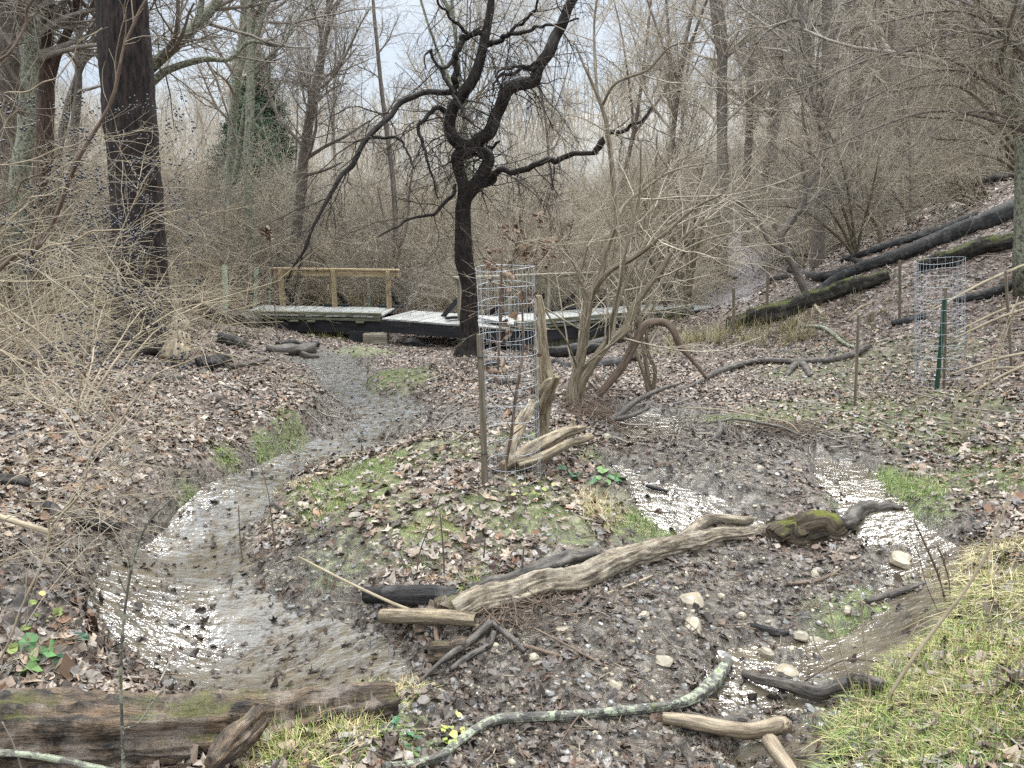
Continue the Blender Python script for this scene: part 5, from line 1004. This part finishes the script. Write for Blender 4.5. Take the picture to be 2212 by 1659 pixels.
# slanting pale canes on the right
def canes(label, items, D, mat='twig_tan', name='cane_stalk', spec=None, seed=1):
    root = None; ps = []
    for pts, wd in items:
        P, R = atD([(p[0], p[1], D+(p[2] if len(p) > 2 else 0)) for p in pts], wd); P, R = res(P, R, 18); mb = MB(); mb.tube(P, R, 6, .06, int(pts[0][0]))
        if spec: mb.tube(*spawn(P[None], R[None], seed=seed+len(ps), **spec), 3, cap=False)
        if root is None: root = empty(name, P[0], label, 'plant stalk')
        ps.append(mb.build('stem', M[mat]))
    reparent(root, ps); return root
canes('tall tan cane slanting up to the right edge from the stream bank', [([(1890,1572),(1905,1530),(1973,1421),(2030,1345),(2084,1276),(2130,1200),(2165,1115),(2185,1060),(2215,990),(2240,900)], [9,9,8,8,7,6,5,4,4,3])], 2.35)
canes('cluster of thin tan stalks standing before the curved bark log', [([(1874,1585),(1880,1500),(1870,1420),(1864,1360),(1861,1287)], [5,5,4,4,3]), ([(1868,1575),(1850,1510),(1820,1420),(1800,1350),(1782,1262)], [4,4,3,3,2]), ([(1862,1560),(1835,1510),(1790,1440),(1762,1395),(1750,1345)], [4,4,3,3,2]), ([(1885,1580),(1900,1480),(1950,1400),(1985,1345)], [3,3,2,2]), ([(1782,1270),(1795,1245),(1816,1228)], [2,2,1.5])], 2.45, spec=S(n=5, t0=.4, t1=1, L0=.03, L1=.1, rmin=.0008, K=5))
canes('brown seed head stalks leaning by the right channel', [([(2044,1300),(2025,1240),(2000,1180),(1975,1125)], [3,3,4,3]), ([(2040,1300),(2030,1250),(2010,1200)], [2,3,4]), ([(2052,1300),(2050,1255),(2036,1205),(2026,1185)], [2,3,4,2]), ([(2030,1330),(2000,1260),(1985,1200),(1965,1155)], [2,2,1.5,1])], 3.3, 'bark_brown', spec=S(n=26, t0=.4, t1=1, L0=.02, L1=.05, rmin=.0012, K=4, ang=25))
canes('tall pair of tan canes leaning right in the right meadow', [([(2047,962),(2065,880),(2082,790),(2098,693)], [4,4,3,2]), ([(2084,955),(2120,880),(2150,790),(2180,700),(2200,640)], [4,4,4,3,2]), ([(2075,960),(2100,870),(2140,780),(2190,660)], [3,3,3,2])], 5.9, spec=S(n=6, t0=.5, t1=1, L0=.05, L1=.3, rmin=.0015))
canes('bent straw stalks among the grass near the lone stake', [([(1935,870),(1950,800),(1965,740)], [2,2,2]), ([(1730,830),(1720,740),(1725,690)], [2,2,2]), ([(1880,880),(1890,800),(1900,740)], [3,2,2]), ([(1820,870),(1835,800),(1850,765)], [2,2,1])], 7.6)
canes('dark upright weed stems left of the sawn log', [([(900,1285),(905,1200),(935,1120),(960,1040)], [3,3,2,1.5]), ([(960,1280),(958,1200),(950,1100)], [5,4,2]), ([(885,1268),(875,1220),(845,1160)], [2,2,2]), ([(1045,1205),(1048,1165)], [4,3]), ([(1126,1240),(1132,1180)], [5,3])], 3.75, 'bark_brown')
canes('tall thin dark weed stems beside the left riffle', [([(600,1230),(590,1150),(580,1070),(565,1010)], [3,3,2,2]), ([(530,1240),(520,1180),(515,1090)], [2,3,2]), ([(700,1180),(690,1100),(660,1040)], [2,2,2]), ([(740,1260),(700,1200),(660,1110)], [3,2,2])], 4.2, 'bark_brown')

# ================================================================== berry shrub, near left foreground
bp = [([(-60,640),(34,558),(67,538),(168,370),(235,208),(275,94),(316,0),(350,-120)], [13,14,13,12,10,9,8,6], 2.6), ([(34,560),(120,535),(200,505),(290,480),(400,450)], [9,8,7,5,3], 2.6), ([(-60,180),(20,110),(75,0),(100,-60)], [13,12,11,10], 2.4),
      ([(-40,745),(0,753),(84,858),(175,938),(228,985)], [8,9,8,7,4], 1.9), ([(110,1150),(134,1106),(188,1002),(242,935),(336,817),(400,770),(447,716)], [9,10,9,8,7,5,3], 1.9), ([(-30,1450),(0,1397),(67,1270),(111,1152),(141,1101),(200,1010),(300,940),(428,880)], [9,9,9,8,7,5,4,3], 1.75),
      ([(-30,965),(0,958),(100,940),(269,938),(371,941)], [5,5,5,4,2], 2.2), ([(-20,1015),(60,995),(168,980),(300,900),(420,860)], [4,4,4,3,2], 2.2), ([(-20,1240),(60,1170),(170,1110),(280,1020),(400,880)], [4,4,4,3,2], 2.0),
      ([(-40,470),(60,390),(150,330),(220,290)], [8,7,5,3], 3.0), ([(-40,370),(80,335),(200,300),(320,275)], [5,5,4,3], 2.9), ([(-40,620),(80,600),(200,600),(330,625),(400,650)], [6,6,5,4,3], 2.8), ([(-40,860),(60,800),(180,750),(300,740),(420,760)], [5,5,4,3,2], 2.7),
      ([(-30,700),(60,640),(160,560),(250,530),(330,520)], [7,6,5,4,3], 3.2), ([(-20,250),(40,200),(130,150),(220,60)], [6,5,5,3], 3.2), ([(-20,1100),(60,1080),(150,1090),(240,1110)], [4,4,3,2], 2.1), ([(-20,1500),(30,1430),(80,1400),(150,1380)], [4,4,3,2], 2.2)]
br_ = np.random.RandomState(8)
for _ in range(26):
    y0 = br_.uniform(480, 1250); x1 = br_.uniform(120, 440); y1 = y0+br_.uniform(-240, 60); ym = (y0+y1)/2-br_.uniform(0, 60); D_ = br_.uniform(1.9, 3.4); wq_ = br_.uniform(4, 7)*2.4/D_
    bp.append(([(-60, y0), (-60+(x1+60)*.33, y0*.7+ym*.3-20), (-60+(x1+60)*.68, ym*.6+y1*.4-10), (x1, y1)], [wq_, wq_*.85, wq_*.65, wq_*.3], D_))
PP, RR = [], []
root = empty('berry_shrub', (-3.0, 3.0, float(G(-3.0, 3.0))), 'sprawling tan shrub with small dark berries filling the left foreground', 'shrub'); parts = []
for pts, wd, D in bp:
    P, R = atD([(a, b_, D) for a, b_ in pts], np.array(wd)*(.75 if pts[0] == (-60, 640) else .5)); P, R = res(P, R, 30); P = wiggle(P, .012, int(pts[1][0])+9); PP.append(P); RR.append(R); mb = MB(); mb.tube(P, R, 8, .05, 3); parts.append(mb.build('stem', M['bark_brown' if pts[0][1] in (640, 180, 470) else 'twig_tan']))
# stems joining the ones above to the ground
gb = np.array([-3.0, 3.0, float(G(-3.0, 3.0))]); mb = MB()
for P in PP[:1]+PP[3:14]:
    q = P[0]; c = np.array([gb[0]+rng.normal(0, .12), gb[1]+rng.normal(0, .12), gb[2]]); Ps = spline(np.array([c, c*.6+q*.4+(0, 0, .25), q]), 14); mb.tube(Ps, np.linspace(.016, .008, 14), 7, .05, 1)
parts.append(mb.build('base_stems', M['twig_tan']))
wq = [q for q in range(len(PP)) if q not in (2, 12)]
A = spawn(np.array(PP)[wq], np.array(RR)[wq], 230, .05, .95, .12, .6, 36, (.2, 0, -.15), .25, 8, .5, .0009, .0024, 21); B = spawn(A[0], A[1], 560, .1, 1, .05, .26, 45, (.1, 0, -.1), .3, 6, .6, .0007, .0014, 22)
mb = MB(); mb.tube(*A, 5, cap=False); mb.tube(*B, 4, cap=False); parts.append(mb.build('twigs', M['twig']))
# berries in clusters
tips = np.concatenate([B[0][:, -1], A[0][:, -1], B[0][:, 3]]); d_ = tips-C0; cpx = CX+F*d_[:, 0]/(d_@FW); cpy = CY-F*(d_@UP)/(d_@FW); ok = (cpx < 430) & (cpy > 200) & (cpy < 800)
tips = tips[ok]; r_ = np.random.RandomState(2); tips = tips[r_.permutation(len(tips))[:300]]
th = np.arange(6)*math.pi/3; ph = np.array([-1.5, -.6, .4, 1.5]); SP = np.stack([np.cos(ph)[:, None]*np.cos(th), np.cos(ph)[:, None]*np.sin(th), np.sin(ph)[:, None]*np.ones(6)], -1).reshape(-1, 3)
i_ = np.arange(24).reshape(4, 6); nx = np.roll(i_, -1, 1); SQ = np.stack([i_[:-1], nx[:-1], nx[1:], i_[1:]], -1).reshape(-1, 4); mb = MB()
for tpt in tips:
    for j in range(r_.randint(3, 9)): mb.add(tpt+r_.normal(0, .012, 3)+SP*(.0032+.0014*r_.rand()), SQ)
bo = mb.build('berries', M['berry']); tag(bo, kind='stuff'); parts.append(bo); reparent(root, parts)
# thin lichened sapling at the lower left
canes('thin lichened sapling rising in front of the rotten log', [([(268,1700),(265,1600),(262,1520),(262,1400),(272,1300),(290,1200),(320,1130),(370,1078)], [8,8,7,7,6,5,4,3]), ([(266,1575),(300,1560),(340,1505),(380,1470)], [4,4,3,2])], 1.8, 'log_lichen', 'thin_sapling', spec=S(n=6, t0=.3, t1=1, L0=.03, L1=.2, rmin=.001))
canes('thin grey twig at the bottom left corner', [([(5,1560),(30,1610),(48,1665)], [3,3,3])], 1.75, 'twig_grey', 'thin_sapling')
# near brush at the left edge and behind the berry shrub
band(6, -300, 200, 5, 8.5, PN, .7, 1.1, 'fine tan shrub tangled behind the berry shrub', 'fine shrubs behind the berry shrub')
band(3, 335, 420, 9.6, 11, PN, .7, .9, 'fine tan shrub stems right of the massive trunk', 'fine shrubs beside the massive trunk')

# ================================================================== far wood
def proto_tree(seed, H, r0, n1, n2, n3, n4, mat, fork=True):
    r = np.random.RandomState(seed); K = 14; d = unit(np.array([r.normal()*.08, r.normal()*.08, 1])); P = np.empty((1, K, 3)); P[0, 0] = (0, 0, -.3)
    for k in range(1, K): d = unit(d+r.normal(size=3)*.045+np.array([0, 0, .03])); P[0, k] = P[0, k-1]+d*H/(K-1)
    R = np.linspace(r0, r0*.22, K)[None]; mb = MB(); mb.tube(P, R, 9, .08, seed)
    if fork:
        A0 = spawn(P, R, 3, .35, .7, H*.4, H*.6, 24, (0, 0, .5), .1, 9, .7, .02, 1, seed+7, tl=False); mb.tube(*A0, 7, cap=False)
    tm = mb.build('trunk', M[mat], me_only=True)
    if fork: P2 = np.concatenate([P, np.stack([spline(a, K) for a in A0[0]])]); R2 = np.concatenate([R, np.stack([np.interp(np.linspace(0, 1, K), np.linspace(0, 1, 9), a) for a in A0[1]])])
    else: P2, R2 = P, R
    A = spawn(P2, R2, n1, .22, 1, H*.12, H*.32, 55, (0, 0, .7), .28, 8, .55, .012, .09, seed+1); B = spawn(A[0], A[1], n2, .15, 1, H*.06, H*.18, 48, (0, 0, .3), .3, 7, .6, .007, .03, seed+2); Cc = spawn(B[0], B[1], n3, .1, 1, H*.03, H*.10, 45, (0, 0, .1), .35, 6, .6, .0045, .012, seed+3)
    Dd = spawn(Cc[0], Cc[1], n4, .1, 1, H*.015, H*.05, 45, (0, 0, 0), .3, 4, .7, .004, .008, seed+4)
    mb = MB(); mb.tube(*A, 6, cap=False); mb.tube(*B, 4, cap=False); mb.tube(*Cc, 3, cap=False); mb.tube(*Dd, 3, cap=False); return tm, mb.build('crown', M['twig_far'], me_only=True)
PT = [proto_tree(200+i, 15, .15, 34, 320, 2200, 4200, ['bark_grey', 'bark_lichen', 'bark_grey', 'bark_red'][i]) for i in range(4)]+[proto_tree(210+i, 10, .06, 26, 220, 1300, 1500, 'bark_grey', False) for i in range(2)]
def wood(n, px0, px1, D0, D1, protos, s0, s1, label, group, name='bare_tree'):
    for i in range(n):
        px = px0+(px1-px0)*((i+ir.rand())/n); D = D0+(D1-D0)*ir.rand(); x = (px-CX)/F*D*1.03
        if grid_eval(cB, x, D) > .1: continue
        tm, cm = protos[ir.randint(len(protos))]; s = s0+(s1-s0)*ir.rand()
        e = empty(name, (x, D, float(G(x, D))), label, 'tree', group); e.rotation_euler = (0, 0, ir.rand()*6.3); e.scale = (s, s, s)
        for nm, me in (('trunk', tm), ('crown', cm)): obj(nm, me, e)
wood(5, -200, 1500, 26, 34, PT, .8, 1.1, 'bare grey tree standing in the thicket behind the footbridge', 'bare trees in the thicket')
wood(7, -300, 1700, 36, 55, PT, .9, 1.2, 'bare tree in the valley wood behind the thicket', 'bare trees in the valley wood')
wood(9, -400, 2000, 55, 95, PT, 1.0, 1.4, 'distant bare tree in the far valley', 'bare trees in the far valley')
wood(13, 1600, 2700, 20, 36, PT, .8, 1.2, 'bare tree on the right hillside', 'bare trees on the right hillside')
wood(12, 1650, 2900, 36, 60, PT, .9, 1.2, 'bare tree high on the right hillside', 'bare trees on top of the hillside')
wood(2, -500, 100, 20, 28, PT, .8, 1.1, 'bare tree behind the left bank trunks', 'bare trees behind the left bank')
# far hill wood seen as one mass
n = 1000; hx = ir.uniform(-110, 130, n); hy = ir.uniform(85, 190, n); K = 6; P = np.empty((n, K, 3)); P[:, 0] = np.stack([hx, hy, G(hx, hy)], -1); H = ir.uniform(7, 12, n)
for k in range(1, K): P[:, k] = P[:, k-1]+np.stack([ir.normal(0, .25, n), ir.normal(0, .25, n), H/(K-1)], -1)
Rr = ir.uniform(.08, .2, n)[:, None]*np.linspace(1, .2, K)[None]; A = spawn(P, Rr, 13000, .25, 1, 2, 5.5, 50, (0, 0, .6), .3, 5, .5, .03, .06, 31); B = spawn(A[0], A[1], 26000, .1, 1, .8, 2.5, 45, (0, 0, .3), .3, 3, .7, .02, .04, 32)
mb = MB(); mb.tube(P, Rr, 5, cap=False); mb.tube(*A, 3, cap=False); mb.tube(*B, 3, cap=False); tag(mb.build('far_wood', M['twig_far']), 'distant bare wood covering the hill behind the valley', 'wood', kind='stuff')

# ------------------------------------------------------------------ evergreen
def evergreen(px, pyb, D, H, Rb, label, seed):
    c = at(px, pyb, D)[0]; c[2] = G(c[0], c[1]); r = np.random.RandomState(seed); root = empty('evergreen_tree', c, label, 'tree')
    mb = MB(); mb.tube(np.array([(0, 0, 0), (0, 0, H*.5), (0, 0, H*.97)]), np.array([.14, .09, .01]), 8, .05, 1); tk = mb.build('trunk', M['bark_red'], root)
    n = 8000; t = r.rand(n)**.8; a = r.rand(n)*6.3; prof = Rb*(1-t)**.75*(.75+.25*np.sin(a*3+t*9)); rad = prof*np.sqrt(.15+.85*r.rand(n)); x = rad*np.cos(a); y = rad*np.sin(a); zz = H*(.08+.92*t)+r.normal(0, .15, n)
    L = .25+.35*r.rand(n); d = unit(np.stack([np.cos(a), np.sin(a), .5+r.normal(0, .4, n)], -1)+r.normal(0, .3, (n, 3))); s = unit(np.cross(d, r.normal(size=(n, 3))))
    p = np.stack([x, y, zz], -1); V = []; Q = []; nl = 7
    for k in range(nl):
        t_ = k/nl; b_ = p+d*L[:, None]*t_; sd = s*(1 if k % 2 else -1); tip = b_+(d*.5+sd*.75)*(L*.45*(1-t_*.6))[:, None]; wv = np.cross(d, sd)*.018; V.append(np.stack([b_-wv, b_+wv, tip+wv*.4, tip-wv*.4], 1))
    V = np.stack(V, 1).reshape(-1, 3); Q = np.arange(len(V)).reshape(-1, 4); pal = np.array([(.05, .08, .045), (.07, .10, .055), (.035, .055, .033), (.10, .13, .08)])
    col = np.repeat(pal[r.randint(0, 4, n)], nl*4, 0); obj('crown', mesh_data('crown', V, Q, M['cone'], None, col, False), root); return root
evergreen(575, 560, 28, 8.0, 2.5, 'dark green cedar standing in the wood left of centre', 3)
evergreen(530, 560, 48, 6.5, 1.7, 'smaller faint evergreen behind the green cedar', 4)
